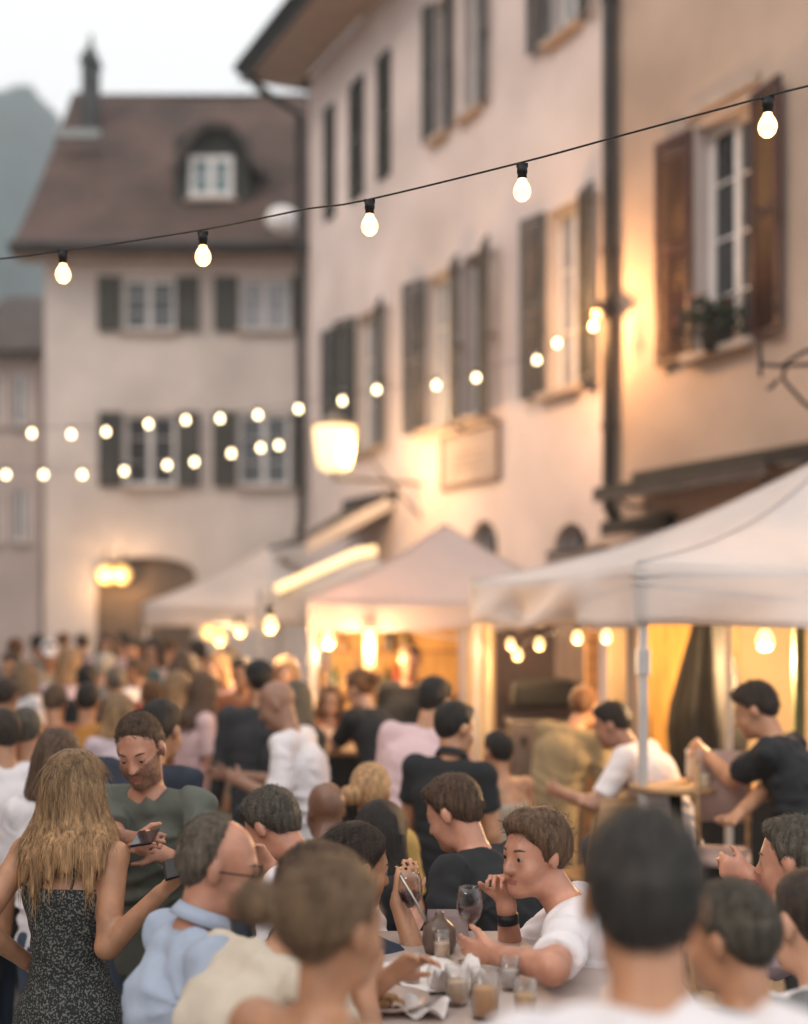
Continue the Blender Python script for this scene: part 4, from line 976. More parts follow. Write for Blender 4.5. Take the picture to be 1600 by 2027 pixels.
def person(label, px, py, Y, yaw, top='white', hair='short', hc='brown', skin='fair', kind='stand', lean=4, hunch=6, side=0, head=(0, 8, 0), Rr=None, Lr=None, wd=1.0, fem=False,
           res=.012, sleeve=.8, bottom='denim', skirt=False, topkind='tee', pat=None, neck=.12, dz=0, scale=None, props=None, belly=0, beard=False, glasses=None, cap=None, twist=0, hint=None, longs=False, group='people at the street festival', extra=None, grip=(.5, .5), hdir=None, seat_fwd=1):
    """px,py: picture position of the crown; Y depth; yaw of the body (0 = back to the camera, positive = turned to picture left)"""
    global NP; NP += 1
    rnd = np.random.RandomState(NP*13+5)
    X0 = V3(1, 0, 0); sw = math.sin
    pz = .94 if kind == 'stand' else .80
    Pv = V3(0, 0, pz); Rs = ry(R(side)); d_ = lambda a: Rs@V3(0, math.sin(R(a)), math.cos(R(a)))
    wa = Pv+.15*d_(lean*.6); ch = wa+.22*d_(lean+hunch*.3); nb = ch+.165*d_(lean+hunch)
    na = (lean+hunch)*.75+10
    hcn = nb+.168*d_(na)+Rs@V3(0, .005, 0)
    Hr = rz(R(head[0]))@ry(R(head[2]))@rx(-R(head[1]))
    hp = lambda *p: hcn+Hr@np.array(p, float)
    crown = max(hp(0, -.01, .135)[2], hp(0, .05, .10)[2], hp(0, -.07, .09)[2])
    cw = P(px, py, Y); s = scale or 1.0
    if kind == 'stand' and scale is None:
        s = cw.z/crown; dzz = 0
    else:
        s = s if scale else .98
    tz_ = cw.z/s; lift = tz_-crown     # vertical shift of the upper body in local units (only when seated)
    if kind != 'stand' or scale:
        for A in (Pv, wa, ch, nb, hcn): A[2] += lift
    hp = lambda *p: hcn+Hr@np.array(p, float)
    Tw = rz(R(twist)); sax = Rs@Tw@X0
    fw = Tw@V3(0, 1, 0)
    shw = (.178 if not fem else .158)*wd
    sh = {1: nb+sax*shw-.038*d_(lean+hunch)+V3(0, -.005, 0), -1: nb-sax*shw-.038*d_(lean+hunch)+V3(0, -.005, 0)}
    ya = R(yaw); cy, sy_ = math.cos(ya), math.sin(ya)
    top_l = hp(0, -.01, .135)
    wx, wy = cw.x-s*(top_l[0]*cy-top_l[1]*sy_), cw.y-s*(top_l[0]*sy_+top_l[1]*cy)
    def toloc(w): x, y, z = (w[0]-wx)/s, (w[1]-wy)/s, w[2]/s; return V3(x*cy+y*sy_, -x*sy_+y*cy, z)
    def toworld(l): return Vector((wx+s*(l[0]*cy-l[1]*sy_), wy+s*(l[0]*sy_+l[1]*cy), s*l[2]))
    el, wr, hd = {}, {}, {}
    for sd_, A in ((1, Rr), (-1, Lr)):
        hn = (hint or {}).get(sd_, (sd_*.55, -.5, -.8))
        if A is None:
            T = sh[sd_]+V3(sd_*(.05+.03*rnd.rand()), .06+.05*rnd.rand(), -.53); hn = (sd_*.3, -1, 0)
        elif len(A) == 3 and A[2] > 1: T = toloc(P(*A))
        else: T = sh[sd_]+V3(A[0]*1, A[1], A[2]) if len(A) == 3 else toloc(P(*A[:3]))
        el[sd_], wr[sd_] = ik(sh[sd_], T, .285, .25, hn); v = wr[sd_]-el[sd_]; hd[sd_] = v/np.linalg.norm(v)
        if hdir and sd_ in hdir: h_ = np.array(hdir[sd_], float); hd[sd_] = h_/np.linalg.norm(h_)
    hipw = .088*(1.05 if fem else 1)
    hipR = {q: Pv+V3(q*hipw, 0, -.03) for q in (1, -1)}
    kn, an = {}, {}
    for q in (1, -1):
        if kind == 'stand': kn[q] = V3(q*.10, .03+.03*rnd.rand(), .50); an[q] = V3(q*(.10+.03*rnd.rand()), -.03+.04*rnd.rand(), .085)
        else:
            kn[q] = hipR[q]+V3(q*.05, .40*seat_fwd, -.03); an[q] = V3(kn[q][0], kn[q][1]-.10, max(.09, kn[q][2]-.43))
            if kn[q][2]-.43 < .09: an[q][2] = .09
    a_min = res*.9
    def torso(ex=0.0, zlow=None):
        w = wd*(1 if not fem else .90); pr = []; wst = (.128 if not fem else .108)*wd+belly*.4; dep = .092*wd**.5+belly
        pr.append((econe(Pv+V3(0, 0, -.05), wa, .155*wd**.5*(1.03 if fem else 1)+ex, .105+ex+belly*.3, wst+ex, dep+ex, sax), .03))
        pr.append((econe(wa, ch, wst+ex, dep+ex, .160*w+ex, .108+ex, sax), .03))
        pr.append((econe(ch, nb-.06*d_(lean+hunch), .160*w+ex, .108+ex, .125*w+ex, .075+ex, sax), .03))
        for q in (1, -1): pr.append((cone(nb-.035*d_(lean+hunch)+sax*q*.03, sh[q], .047+ex, .048+ex), .035))
        if fem:
            for q in (1, -1): pr.append((ell(ch+sax*q*.07+fw*.075+V3(0, 0, -.01), (.06+ex, .06+ex, .06+ex)), .03))
        return pr
    am = 1.02 if fem else 1.08
    def arm(q, ex=0.0, f=1.0, ff=1.0):
        pr = [(cone(sh[q], sh[q]+(el[q]-sh[q])*min(1, f), .047*am+ex, (.047-.009*min(1, f))*am+ex), .02)]
        if f > 1 or ex == 0: pr.append((cone(el[q], el[q]+(wr[q]-el[q])*ff, .040*am+ex, (.04-.014*ff)*am+ex), .015))
        return pr
    # ---- body
    allp = np.array([Pv, hcn+V3(0, 0, .13), *sh.values(), *el.values(), *wr.values(), *[wr[q]+hd[q]*.19 for q in (1, -1)], *kn.values(), *an.values(), *[an[q]+V3(0, .2, -.08) for q in an]])
    lo = allp.min(0)-.2; hi = allp.max(0)+.17; lo[2] = max(lo[2], -.01)
    fd = Field(lo, hi, res)
    for p, k in torso(): fd.add(p, k)
    for q in (1, -1):
        for p, k in arm(q): fd.add(p, k)
        fd.add(cone(hipR[q], kn[q], .082, .052), .03); fd.add(cone(kn[q], an[q], .053, .034), .02); fd.add(cone(kn[q]*.7+an[q]*.3-V3(0, .02, 0), an[q], .048, .03), .02)
        fd.add(cone(an[q]+V3(0, -.03, -.045), an[q]+V3(0, .15, -.06), .036, .026), .02)
    fd.add(cone(nb-.03*d_(lean), hp(0, -.025, -.05), .056 if not fem else .047, .052 if not fem else .044), .025)
    # head
    fs_ = .94 if fem else 1.0
    fd.add(ell(hp(0, -.014, .034), (.074, .094, .086), Hr), .02); fd.add(ell(hp(0, .020, -.035), (.058*fs_, .066, .078), Hr), .03)
    fd.add(cone(hp(-.03, .030, -.085), hp(0, .068, -.092), .022, .018), .03); fd.add(cone(hp(.03, .030, -.085), hp(0, .068, -.092), .022, .018), .03)
    for q in (1, -1):
        fd.add(ell(hp(q*.078, -.008, -.004), (.009+a_min*.2, .019, .032), rz(0)@Hr), .006)
    if res <= .013:
        fd.add(cone(hp(-.028, .072, .022), hp(.028, .072, .022), .012, .012), .02)
        for q in (1, -1): fd.add(ell(hp(q*.031, .090, .002), (.016, .012, .011), Hr), .012, True)
        for q in (1, -1): fd.add(cone(hp(q*.042, .058, -.035), hp(q*.036, .062, -.045), .018, .018), .03)
        fd.add(cone(hp(0, .084, .010), hp(0, .104, -.030), .007, .0125), .014); fd.add(ell(hp(.0, .094, -.034), (.017, .012, .008), Hr), .008)
        for q in (1, -1): fd.add(ell(hp(q*.031, .0745, .0085), (.0155, .0128, .0085), Hr), .005); fd.add(ell(hp(q*.031, .0745, -.0075), (.0145, .012, .006), Hr), .006)
        fd.add(ell(hp(0, .083, -.060), (.024, .011, .006), Hr), .006); fd.add(ell(hp(0, .081, -.070), (.021, .012, .007), Hr), .006)
        fd.add(ell(hp(0, .098, -.0655), (.02, .006, .0022), Hr), .004, True)
    else: fd.add(cone(hp(0, .08, .01), hp(0, .098, -.03), .010, .014), .015)
    # hands
    tips = {}
    for q in (1, -1):
        d = hd[q]; w = wr[q]; n_ = np.cross(d, V3(q*1.0, .2, .1)); n_ = np.cross(np.cross(d, -X0*q+V3(0, .3, 0)), d); n_ /= np.linalg.norm(n_)+1e-9   # palm faces inwards
        t_ = np.cross(d, n_)*q; t_ = t_ if t_@V3(0, 1, .6) > 0 else -t_
        kk = a_min
        fd.add(econe(w, w+d*.085, .028, .018, .038, .014, t_), .012)
        for i, (o_, L, st) in enumerate(((.028, .072, .083), (.009, .080, .088), (-.010, .074, .085), (-.028, .058, .077))):
            c_ = grip[0 if q == 1 else 1]*(1+.12*i); p = w+d*st+t_*o_; rr = .0092-.0006*i; dd = d.copy(); a = .15*c_
            for sgm in range(3):
                a += c_*.75; dd = d*math.cos(a)+n_*math.sin(a)+t_*o_*1.2*(1 if sgm == 0 else .3); e = p+dd/np.linalg.norm(dd)*L*(.42, .32, .26)[sgm]
                fd.add(cone(p, e, max(rr-.0008*sgm, kk*.6), max(rr-.0008*(sgm+1), kk*.6)), .004); p = e
        p = w+d*.028+t_*.024; dd = t_*.62+d*.70+n_*.35*grip[0 if q == 1 else 1]; dd /= np.linalg.norm(dd); e = p+dd*.045
        fd.add(cone(p, e, .0135, .0105), .008); d2 = dd*.6+d*.6+n_*.5*grip[0 if q == 1 else 1]; d2 /= np.linalg.norm(d2); fd.add(cone(e, e+d2*.032, .0105, .0085), .005)
        tips[q] = w+d*.10+n_*.02
    root = empty('person', label, 'person', (wx, wy, 0), ya, group); root.scale = (s, s, s)
    iris = [hp(q*.031, .0865, .002) for q in (1, -1)]; ey = [hp(q*.031, .082, .002) for q in (1, -1)]; lp = hp(0, .092, -.065)
    browc = [hp(q*.031, .088, .026) for q in (1, -1)]
    def midx(c):
        m = np.zeros(len(c), int)
        L = (c-hcn)@Hr
        if res <= .013:
            m[(np.abs(L[:, 0]) < .022) & (L[:, 1] > .075) & (L[:, 2] < -.056) & (L[:, 2] > -.074)] = 1
            for q in (1, -1):
                if res <= .010: continue
                de = np.hypot(L[:, 0]-q*.031, (L[:, 2]-.001)*2.1)
                m[(de < .0105) & (L[:, 1] > .07)] = 2; m[(de < .0058) & (L[:, 1] > .07)] = 3
                if res > .010: m[(np.abs(L[:, 0]-q*.031) < .018) & (L[:, 1] > .06) & (L[:, 2] > .020-abs(0)) & (L[:, 2] < .029)] = 4
            if beard: m[(np.linalg.norm(L, axis=1) < .145) & (L[:, 1] > .0) & (L[:, 2] < -.035+np.abs(L[:, 0])*.5) & (np.hypot(L[:, 0]*1.0, (L[:, 2]+.066)*1.8) > .022) & (m == 0) & (L[:, 2] > -.12)] = 4
        else: m[(L[:, 1] > .06) & (np.abs(L[:, 2]-.005) < .010) & (np.abs(np.abs(L[:, 0])-.031) < .012)] = 3
        return m
    sk = skinm(skin); lipm = mat('lips', (.33, .13, .10), .45, .05, 9, 0, sss=.1); eyem = mat('eye_white', (.26, .21, .19), .2, .02, 3, 0)
    body = mesh_of('body', snets(fd), [sk, lipm, eyem, M_iris(), mat('brow_'+hc, tuple(HAIR[hc][i]*.5+SKIN[skin][i]*.38 for i in range(3)), .7, .2, 60, .2)], root, midx)
    if res <= .010:
        for q in (1, -1):
            m = MB(); c = Vector(hp(q*.031, .0735, .001)); fwd = Vector(Hr@V3(0, 1, 0)); ux = Vector(Hr@V3(1, 0, 0)); uz = Vector(Hr@V3(0, 0, 1)); rr = .0125; gz = (fwd+uz*-.35+ux*0).normalized() if head[1] > 15 else fwd
            a1 = gz.cross(ux).normalized(); a2 = gz.cross(a1).normalized(); last = None
            for j in range(9):
                th = j*math.pi/2/8; ring = [c+gz*math.cos(th)*rr+(a1*math.cos(k*.3927)+a2*math.sin(k*.3927))*math.sin(th)*rr for k in range(16)]
                if last:
                    for k in range(16): m.quad(last[k], last[(k+1) % 16], ring[(k+1) % 16], ring[k], 1 if j <= 3 else 0)
                last = ring
            m.build('eye', [eyem, M_iris()], body, True)
            m = MB(); m.tube([Vector(hp(q*a, b, z)) for a, b, z in ((.013, .086, .022), (.024, .086, .0265), (.036, .081, .0285), (.047, .071, .0255))], [.0022, .0036, .0034, .0012], 6); m.build('eyebrow', hairm(hc), body, True)
    hres = min(res, .011)
    nz = rnd.rand(3, 6)*6.28; nf = (rnd.rand(3, 6)-.5)*2
    def noise(X, Yv, Z, fr): return sum(np.sin(nf[0, i]*X*fr+nf[1, i]*Yv*fr+nf[2, i]*Z*fr+nz[0, i]) for i in range(6))/6
    # ---- hair
    if hair and hair != 'none':
        ex = {'short': .010, 'crop': .004, 'bald': .006, 'curly': .016, 'long': .016, 'bun': .012, 'bob': .018, 'pony': .011}.get(hair, .010)
        gl = hcn-.19; gh = hcn+.19
        if hair == 'long': gl = hcn-V3(.24, .24, .52); gh = hcn+V3(.24, .20, .19)
        if hair == 'bob': gl = hcn-V3(.2, .2, .22)
        hf = Field(gl, gh, hres); X, Yv, Z = hf.xyz((slice(None),)*3)
        x, y, z = X-hcn[0], Yv-hcn[1], Z-hcn[2]; lx = x*Hr[0, 0]+y*Hr[1, 0]+z*Hr[2, 0]; ly = x*Hr[0, 1]+y*Hr[1, 1]+z*Hr[2, 1]; lz = x*Hr[0, 2]+y*Hr[1, 2]+z*Hr[2, 2]
        hf.add(ell(hp(0, -.016, .036), (.0755+ex*(.7 if hair in ('short', 'crop') else 1), .098+ex, .089+ex), Hr), 0); hf.add(ell(hp(0, -.04, -.01), (.064+ex*.6, .060+ex, .085+ex*.5), Hr), .02)
        if hair == 'curly': hf.add(ell(hp(0, .055, .085), (.07, .055, .04), Hr), .02)
        if hair == 'short': hf.add(ell(hp(0, .045, .088), (.055, .045, .030), Hr), .02)
        line = np.interp(ly, [-.13, -.075, -.045, -.02, .01, .04, .065, .1], [-.062, -.058, -.045, -.018, .0, .036, .068, .098]).astype(f32)
        if hair == 'bald': line = line+np.clip((ly+.02)/.03, 0, 1)*.2
        sidb = np.where((np.abs(lx) > .05) & (ly > .0) & (ly < .022), -.018, 9); line = np.minimum(line, sidb) if hair not in ('bald',) else line
        ear = .0
        if hair in ('long', 'bob'): line = np.where(ly < .035, -.6, line)
        if hair not in ('long', 'bob'):
            line = line+noise(lx, ly, lz, 170).astype(f32)*.006; hf.F += (.013*np.clip(1-(lz-line)/.05, 0, 1)).astype(f32)
        hf.F = np.maximum(hf.F, (line-lz)*.75)
        if hair in ('short', 'crop', 'bald', 'bun', 'pony'):
            for q in (1, -1): hf.add(ell(hp(q*.085, .0, -.012), (.02, .024, .036), Hr), .006, True)
        amp = {'curly': .012, 'long': .004, 'short': .0035, 'bun': .002}.get(hair, .002)
        hf.F += (noise(lx, ly, lz*.35, 150 if hair != 'curly' else 95)*amp).astype(f32)
        if hair == 'bun':
            c = hp(*(extra or (0, -.135, .03))); hf.add(ell(c, (.050, .042, .044), Hr), .008); hf.add(cone(hp(0, -.09, .03), c, .03, .03), .012)
        if hair == 'pony': hf.add(cone(hp(0, -.10, .02), hp(0, -.15, -.06), .028, .022), .015); hf.add(cone(hp(0, -.15, -.06), hp(0, -.14, -.16), .022, .010), .01)
        if hair in ('long', 'bob'):
            ln = .33 if hair == 'long' else .12; bk = d_(lean+hunch); bl = nb-V3(0, .10, 0)
            for i in range(9 if hair == 'long' else 7):
                t = (i/8-.5)*2 if hair == 'long' else (i/6-.5)*2; ang = t*1.75
                a = hp(math.sin(ang)*.074, -math.cos(ang)*.075-.012, .0); m_ = V3(hcn[0]+math.sin(ang)*.100, hcn[1]-.02-math.cos(ang)*.085, hcn[2]-.13)
                ee = V3(hcn[0]+math.sin(ang)*(.128+.03*rnd.rand()), (ch-fw*.135)[1]+(1-math.cos(ang))*.11, hcn[2]-ln+.09*rnd.rand()+.06*abs(t))
                hf.add(cone(a, m_, .030, .036), .04)
                if hair == 'long': hf.add(cone(m_, (m_+ee)/2+V3(math.sin(ang)*.004, -.006, .02), .036, .034), .035); hf.add(cone((m_+ee)/2+V3(math.sin(ang)*.004, -.006, .02), ee, .034, .013), .03)
            hf.F += (noise(X, Yv, Z*.18, 210)*.003+noise(X, Yv, Z*.25, 80)*.005).astype(f32)
        ho = mesh_of('hair', snets(hf), [hairm(hc)], root, smooth=0 if hair in ('curly',) else 1)
        if res <= .010:   # loose strands over the hair surface
            me = ho.data; vs = np.empty(len(me.vertices)*3, f32); me.vertices.foreach_get('co', vs); vs = vs.reshape(-1, 3); ns = np.empty_like(vs).ravel(); me.vertices.foreach_get('normal', ns); ns = ns.reshape(-1, 3)
            L = (vs-hcn); sel = np.where(ns[:, 2] > -.75)[0]; sb = MB(); nst = {'long': 3000, 'curly': 400, 'bun': 1500}.get(hair, 2200)
            for i in rnd.choice(sel, nst):
                p = vs[i].astype(float); n0 = ns[i].astype(float)
                if hair == 'long': g = V3(0, 0, -1)
                elif hair == 'bun':
                    g = hp(*(extra or (0, -.135, .03)))-p
                elif hair == 'curly': g = rnd.randn(3)
                else: g = Hr@V3(rnd.randn()*.3, .2 if p[2] > hcn[2]+.06 else -.2, -.3 if p[2] < hcn[2]+.06 else .2)
                g = g-n0*(g@n0); g /= np.linalg.norm(g)+1e-6; l = {'long': rnd.uniform(.04, .09), 'curly': .035, 'bun': .05}.get(hair, .020); l *= rnd.uniform(.6, 1.3); cu = rnd.randn(3)*.1
                sw_ = np.cross(g, n0); w_ = .0008
                pts = [p+n0*.001, p+g*l*.5+n0*(.004)+cu*l*.3, p+g*l+n0*(.003 if hair != 'curly' else .006)+cu*l]
                if hair == 'long': pts[2] = p+g*l+n0*.004+cu*l*.5
                sb.quad(pts[0]-sw_*w_, pts[0]+sw_*w_, pts[1]+sw_*w_, pts[1]-sw_*w_); sb.quad(pts[1]-sw_*w_, pts[1]+sw_*w_, pts[2]+sw_*w_*.3, pts[2]-sw_*w_*.3)
            sb.build('hair_strands', hairm(hc), ho)
    # ---- clothes
    gres = min(res*1.05, .014) if res < .013 else res
    if topkind:
        wl = Pv[2]-(.10 if not skirt else -.06)
        glo = np.minimum.reduce([sh[1], sh[-1], el[1], el[-1], wr[1], wr[-1], Pv+V3(-.1, -.08, -.1)])-.13; ghi = np.maximum.reduce([sh[1], sh[-1], el[1], el[-1], wr[1], wr[-1], Pv+V3(.1, .1, 0), nb])+.13; glo[2] = max(glo[2], min(wl, glo[2]+.13)-.04)
        gf = Field(glo, ghi, gres)
        ex = .010 if topkind != 'cami' else .007
        for p, k in torso(ex): gf.add(p, k)
        # loose drape below the chest
        if topkind == 'tee': gf.add(econe(ch-V3(0, 0, .02), Pv+V3(0, 0, -.06), .160*wd*(1 if not fem else .92)+.008, .112+belly*.5, .165*wd**.5+.012, .118+belly*.7, sax), .04)
        X, Yv, Z = gf.xyz((slice(None),)*3)
        if topkind == 'cami':
            q0 = ch+.03*d_(lean); dd = d_(lean+hunch*.5)
            gf.F = np.maximum(gf.F, ((X-q0[0])*dd[0]+(Yv-q0[1])*dd[1]+(Z-q0[2])*dd[2]))
        else:
            for q in (1, -1):
                for p, k in arm(q, .012 if sleeve <= 1 else .009, sleeve, min(.95, max(0, sleeve-1))): gf.add(p, k+.01)
                if sleeve <= 1:
                    e = sh[q]+(el[q]-sh[q])*sleeve; u = (el[q]-sh[q]); u = u/np.linalg.norm(u)
                    gf.add(cone(sh[q]+(el[q]-sh[q])*.3, e-u*.01, .052*am, .058*am), .02)
                    D = ((X-e[0])*u[0]+(Yv-e[1])*u[1]+(Z-e[2])*u[2]); near = np.sqrt((X-e[0])**2+(Yv-e[1])**2+(Z-e[2])**2) < .105
                    # do not cut the torso: only points nearer the arm axis line
                    ax_ = np.abs((X-e[0])*sax[0]+(Yv-e[1])*sax[1]+(Z-e[2])*sax[2]); rad = np.sqrt(np.maximum((X-e[0])**2+(Yv-e[1])**2+(Z-e[2])**2-D**2, 0))
                    gf.F = np.where(near & (D > 0) & (rad < .085) & (D < .09), np.maximum(gf.F, D), gf.F)
            nk = nb+.035*d_(na)
            gf.add(cone(nb+.012*d_(na)+fw*.012, nb+.13*d_(na), .058, .075), .01, True)
            if topkind == 'polo':
                pass
        gf.F = np.maximum(gf.F, (wl-Z)*1.0)
        fold = (.3-np.abs(noise(X+.0*Z, Yv, Z*.6, 34))*1.6)*-.0085+(.25-np.abs(noise(Yv, Z*.7, X, 60)))*.006+noise(X, Yv, Z, 110)*.0012
        # folds radiating from armpits and the waist
        for q in (1, -1):
            dist = np.sqrt((X-sh[q][0])**2+(Yv-sh[q][1])**2+(Z-sh[q][2]+.09)**2); angv = np.arctan2(Z-sh[q][2]+.09, (X-sh[q][0]))
            fold = fold+.0025*np.sin(angv*9+nz[1, 0]+dist*9)*np.exp(-((dist-.13)/.09)**2)
        wfold = np.exp(-((Z-wa[2]-.02)/.11)**2)
        fold = fold+.0065*wfold*np.sin(Z*95+X*18+nz[1, 1]+2*np.sin(X*14+Yv*9))
        gf.F += np.minimum(fold*((1.9 if res <= .011 else 1.0) if topkind != 'cami' else .5), .0048).astype(f32)
        nm = {'tee': 'shirt', 'cami': 'camisole', 'polo': 'polo_shirt'}[topkind]
        gm = clothm(top, pat)
        go = mesh_of(nm, snets(gf), [gm], root)
        if topkind == 'cami':
            m = MB()
            for q in (1, -1):
                a = ch+fw*(.115)+sax*q*.075+V3(0, 0, .05); b = nb+sax*q*.085+V3(0, .0, .025)-.0*fw; c = ch-fw*.10+sax*q*.06+V3(0, 0, .03)
                m.tube([a, (a+b)/2+fw*.02+V3(0, 0, .02), b, (b+c)/2-fw*.035+V3(0, 0, .01), c], .004, 6)
            m.build('strap', gm, root)
        if topkind == 'polo' or topkind == 'tee' and neck > .2:
            m = MB(); N = 20; cdir = d_(na)
            for i in range(N):
                def cp(i, t):
                    a = 2*math.pi*i/N; opn = .35*max(0, math.cos(a-math.pi/2))**6
                    r_ = .066+.016*t; c = nb+cdir*(.062-.035*t-(opn*.12))+fw*(.006+.0*t); return c+sax*math.cos(a)*r_+np.cross(cdir, sax)*math.sin(a)*(r_+.002)
                m.quad(cp(i, 0), cp(i+1, 0), cp(i+1, 1), cp(i, 1))
            m.build('collar', gm, root, True, solid=.004)
    # bottoms
    if skirt:
        fl = V3(an[1][0]/2+an[-1][0]/2, .0, .38); lo2 = fl-V3(.34, .34, .03); hi2 = wa+V3(.25, .25, .05); bf = Field(lo2, hi2, gres)
        bf.add(econe(wa, Pv-V3(0, 0, .04), .112*wd+.012, .10, .172*wd, .128, sax), .02); bf.add(econe(Pv-V3(0, 0, .04), fl, .176*wd, .132, .27, .23, sax), .04)
        X, Yv, Z = bf.xyz((slice(None),)*3); th = np.arctan2(Yv, X); bf.F += (.013*np.sin(th*9+Z*3+nz[0, 0])*np.clip((Pv[2]-Z)*2.2, 0.12, 1)).astype(f32)
        bf.F = np.maximum(bf.F, fl[2]-Z+.0*X); bf.F = np.maximum(bf.F, (Z-wa[2]-.015)); mesh_of('skirt', snets(bf), [clothm(bottom, pat)], root)
    else:
        lo2 = np.minimum.reduce([Pv, kn[1], kn[-1], an[1], an[-1]])-.2; hi2 = np.maximum.reduce([wa, kn[1], kn[-1], hipR[1], hipR[-1]])+.2; bf = Field(lo2, hi2, max(gres, .012))
        bf.add(econe(Pv+V3(0, 0, -.05), wa, .162*wd**.5, .112, .135*wd, .10, sax), .03)
        for q in (1, -1): bf.add(cone(hipR[q], kn[q], .094, .070), .03); bf.add(cone(kn[q], an[q]+V3(0, 0, .02), .070, .060), .02)
        X, Yv, Z = bf.xyz((slice(None),)*3); bf.F = np.maximum(bf.F, Z-wa[2]+.04); bf.F += np.minimum(noise(X, Yv, Z, 40)*.007-.001, .003).astype(f32)
        mesh_of('trousers', snets(bf), [clothm(bottom)], root)
    # shoes
    for q in (1, -1):
        c = an[q]; sf = Field(c-V3(.08, .12, .1), c+V3(.08, .25, .05), .012); sf.add(cone(c+V3(0, -.03, -.04), c+V3(0, .15, -.055), .044, .034), .01); X, Yv, Z = sf.xyz((slice(None),)*3); sf.F = np.maximum(sf.F, (c[2]-.085)-Z)
        mesh_of('shoe', snets(sf), [clothm('charcoal')], root)
    if glasses:
        m = MB(); 
        for q in (1, -1):
            c = hp(q*.033, .100, .002); 
            N = 14; ring = [c+Hr@V3(math.cos(t*6.283/N)*.026, -abs(math.cos(t*6.283/N))*.002, math.sin(t*6.283/N)*.019) for t in range(N+1)]
            m.poly([Vector(r_) for r_ in ring[:-1]], 1); m.tube([Vector(r_) for r_ in ring], .002, 5)
            m.tube([hp(q*.058, .098, .008), hp(q*.078, .06, .008), hp(q*.083, -.01, .004)], .0022, 5)
        m.tube([hp(-.01, .106, .006), hp(.01, .106, .006)], .002, 5)
        m.build('glasses', [M_iron, mat('lens_dark', (.03, .015, .015), .05, 0, 3, 0)], root)
    if cap:
        cf = Field(hcn-.2, hcn+.22, hres); cf.add(ell(hp(0, -.014, .045), (.088, .108, .09), Hr), 0); X, Yv, Z = cf.xyz((slice(None),)*3)
        x, y, z = X-hcn[0], Yv-hcn[1], Z-hcn[2]; lz = x*Hr[0, 2]+y*Hr[1, 2]+z*Hr[2, 2]; cf.F = np.maximum(cf.F, .045-lz)
        cf.add(ell(hp(0, .12 if cap[1] == 'peak' else .09, .045), (.07, .07, .008), Hr), .004); mesh_of('cap', snets(cf), [clothm(cap[0])], root)
    return dict(root=root, hp=hp, wr=wr, el=el, sh=sh, hd=hd, tips=tips, tw=toworld, tl=toloc, pv=Pv, s=s, nb=nb, hcn=hcn, Hr=Hr, hip=Pv[2], wx=wx, wy=wy, ya=ya, ch=ch, kind=kind)
def stool(d, label=None):
    """round bar stool under a seated person"""
    c = d['tw'](d['pv']); h = c.z-.105*d['s']; T = empty('bar_stool', label or 'bar stool', 'stool', (c.x, c.y, 0), d['ya'], 'bar stools')
    m = MB(); m.lathe([(0, h-.05), (.15, h-.05), (.165, h-.03), (.165, h-.01), (.15, h), (0, h)], seg=24); m.build('seat', mat('stool_seat', (.06, .04, .03), .6), T, True)
    for k in range(4):
        a = math.pi/4+k*math.pi/2; m = MB(); m.tube([(math.cos(a)*.10, math.sin(a)*.10, h-.05), (math.cos(a)*.19, math.sin(a)*.19, 0)], .012, 8); m.build('leg', M_iron, T, True)
    m = MB(); N = 20; m.tube([(math.cos(t*6.283/N)*.163, math.sin(t*6.283/N)*.163, .3) for t in range(N+1)], .008, 6); m.build('footrest', M_iron, T, True)
    return T
#CAST
# ------------------------------------------------------------------ the people, nearest first
h1 = person('woman with long loose blonde hair in a dark speckled top and skirt, seen from behind', 152, 1484, 3.9, -14, 'black', 'long', 'blonde', 'tan', fem=True, topkind='cami', pat='spots', skirt=True, bottom='black', lean=0, hunch=3, head=(-18, 4, 0), Rr=(318, 1768, 3.72), Lr=(48, 1900, 3.9), res=.0075, hint={1: (.15, -.3, -1), -1: (-.3, -1, 0)}, grip=(.9, .4))
h2 = person('man in a grey green t-shirt looking down at the phone in his hands', 263, 1413, 4.25, 162, 'green', 'crop', 'brown', 'pink', lean=3, hunch=8, head=(8, 24, 4), Rr=(272, 1665, 3.95), Lr=(318, 1690, 3.98), res=.0075, beard=True, grip=(1.0, .8), hint={1: (.6, -.1, -1), -1: (-.6, -.1, -1)}, wd=1.02)
h3 = person('balding man in a light blue polo shirt and dark sunglasses, seated in profile', 452, 1611, 3.1, -62, 'blue', 'bald', 'grey', 'pink', kind='sit', lean=3, hunch=13, head=(-26, 12, 0), Rr=(520, 1985, 2.95), Lr=(560, 1960, 3.3), res=.0075, topkind='polo', wd=.94, belly=.015, sleeve=.72, glasses=True)
h4 = person('woman with light brown hair tied in a side bun, blurred close to the camera', 668, 1692, 2.2, -38, 'beige', 'bun', 'lightbrown', 'tan', fem=True, topkind='cami', lean=2, hunch=3, head=(-8, 6, 0), res=.0075, skirt=False, extra=(-.095, -.115, .035), bottom='beige')
h5 = person('man with short dark hair and a plain white t-shirt, back to the camera', 1272, 1592, 1.82, 0, 'white', 'short', 'slate', 'tan', lean=8, hunch=16, head=(-6, 6, 0), res=.0075, neck=.1)
h6 = person('curly haired man in a white shirt resting his chin on his hand', 1058, 1598, 3.6, 78, 'white', 'curly', 'chestnut', 'pink', kind='sit', lean=14, hunch=16, head=(46, 4, 0), Rr=(1003, 1796, 3.62), Lr=(985, 1890, 3.35), res=.0075, sleeve=.8, topkind='tee', hint={1: (.1, .6, -1), -1: (-.8, -.3, 0)}, hdir={1: (-.1, .1, 1), -1: (.3, 1, 0)}, grip=(1.2, .5))
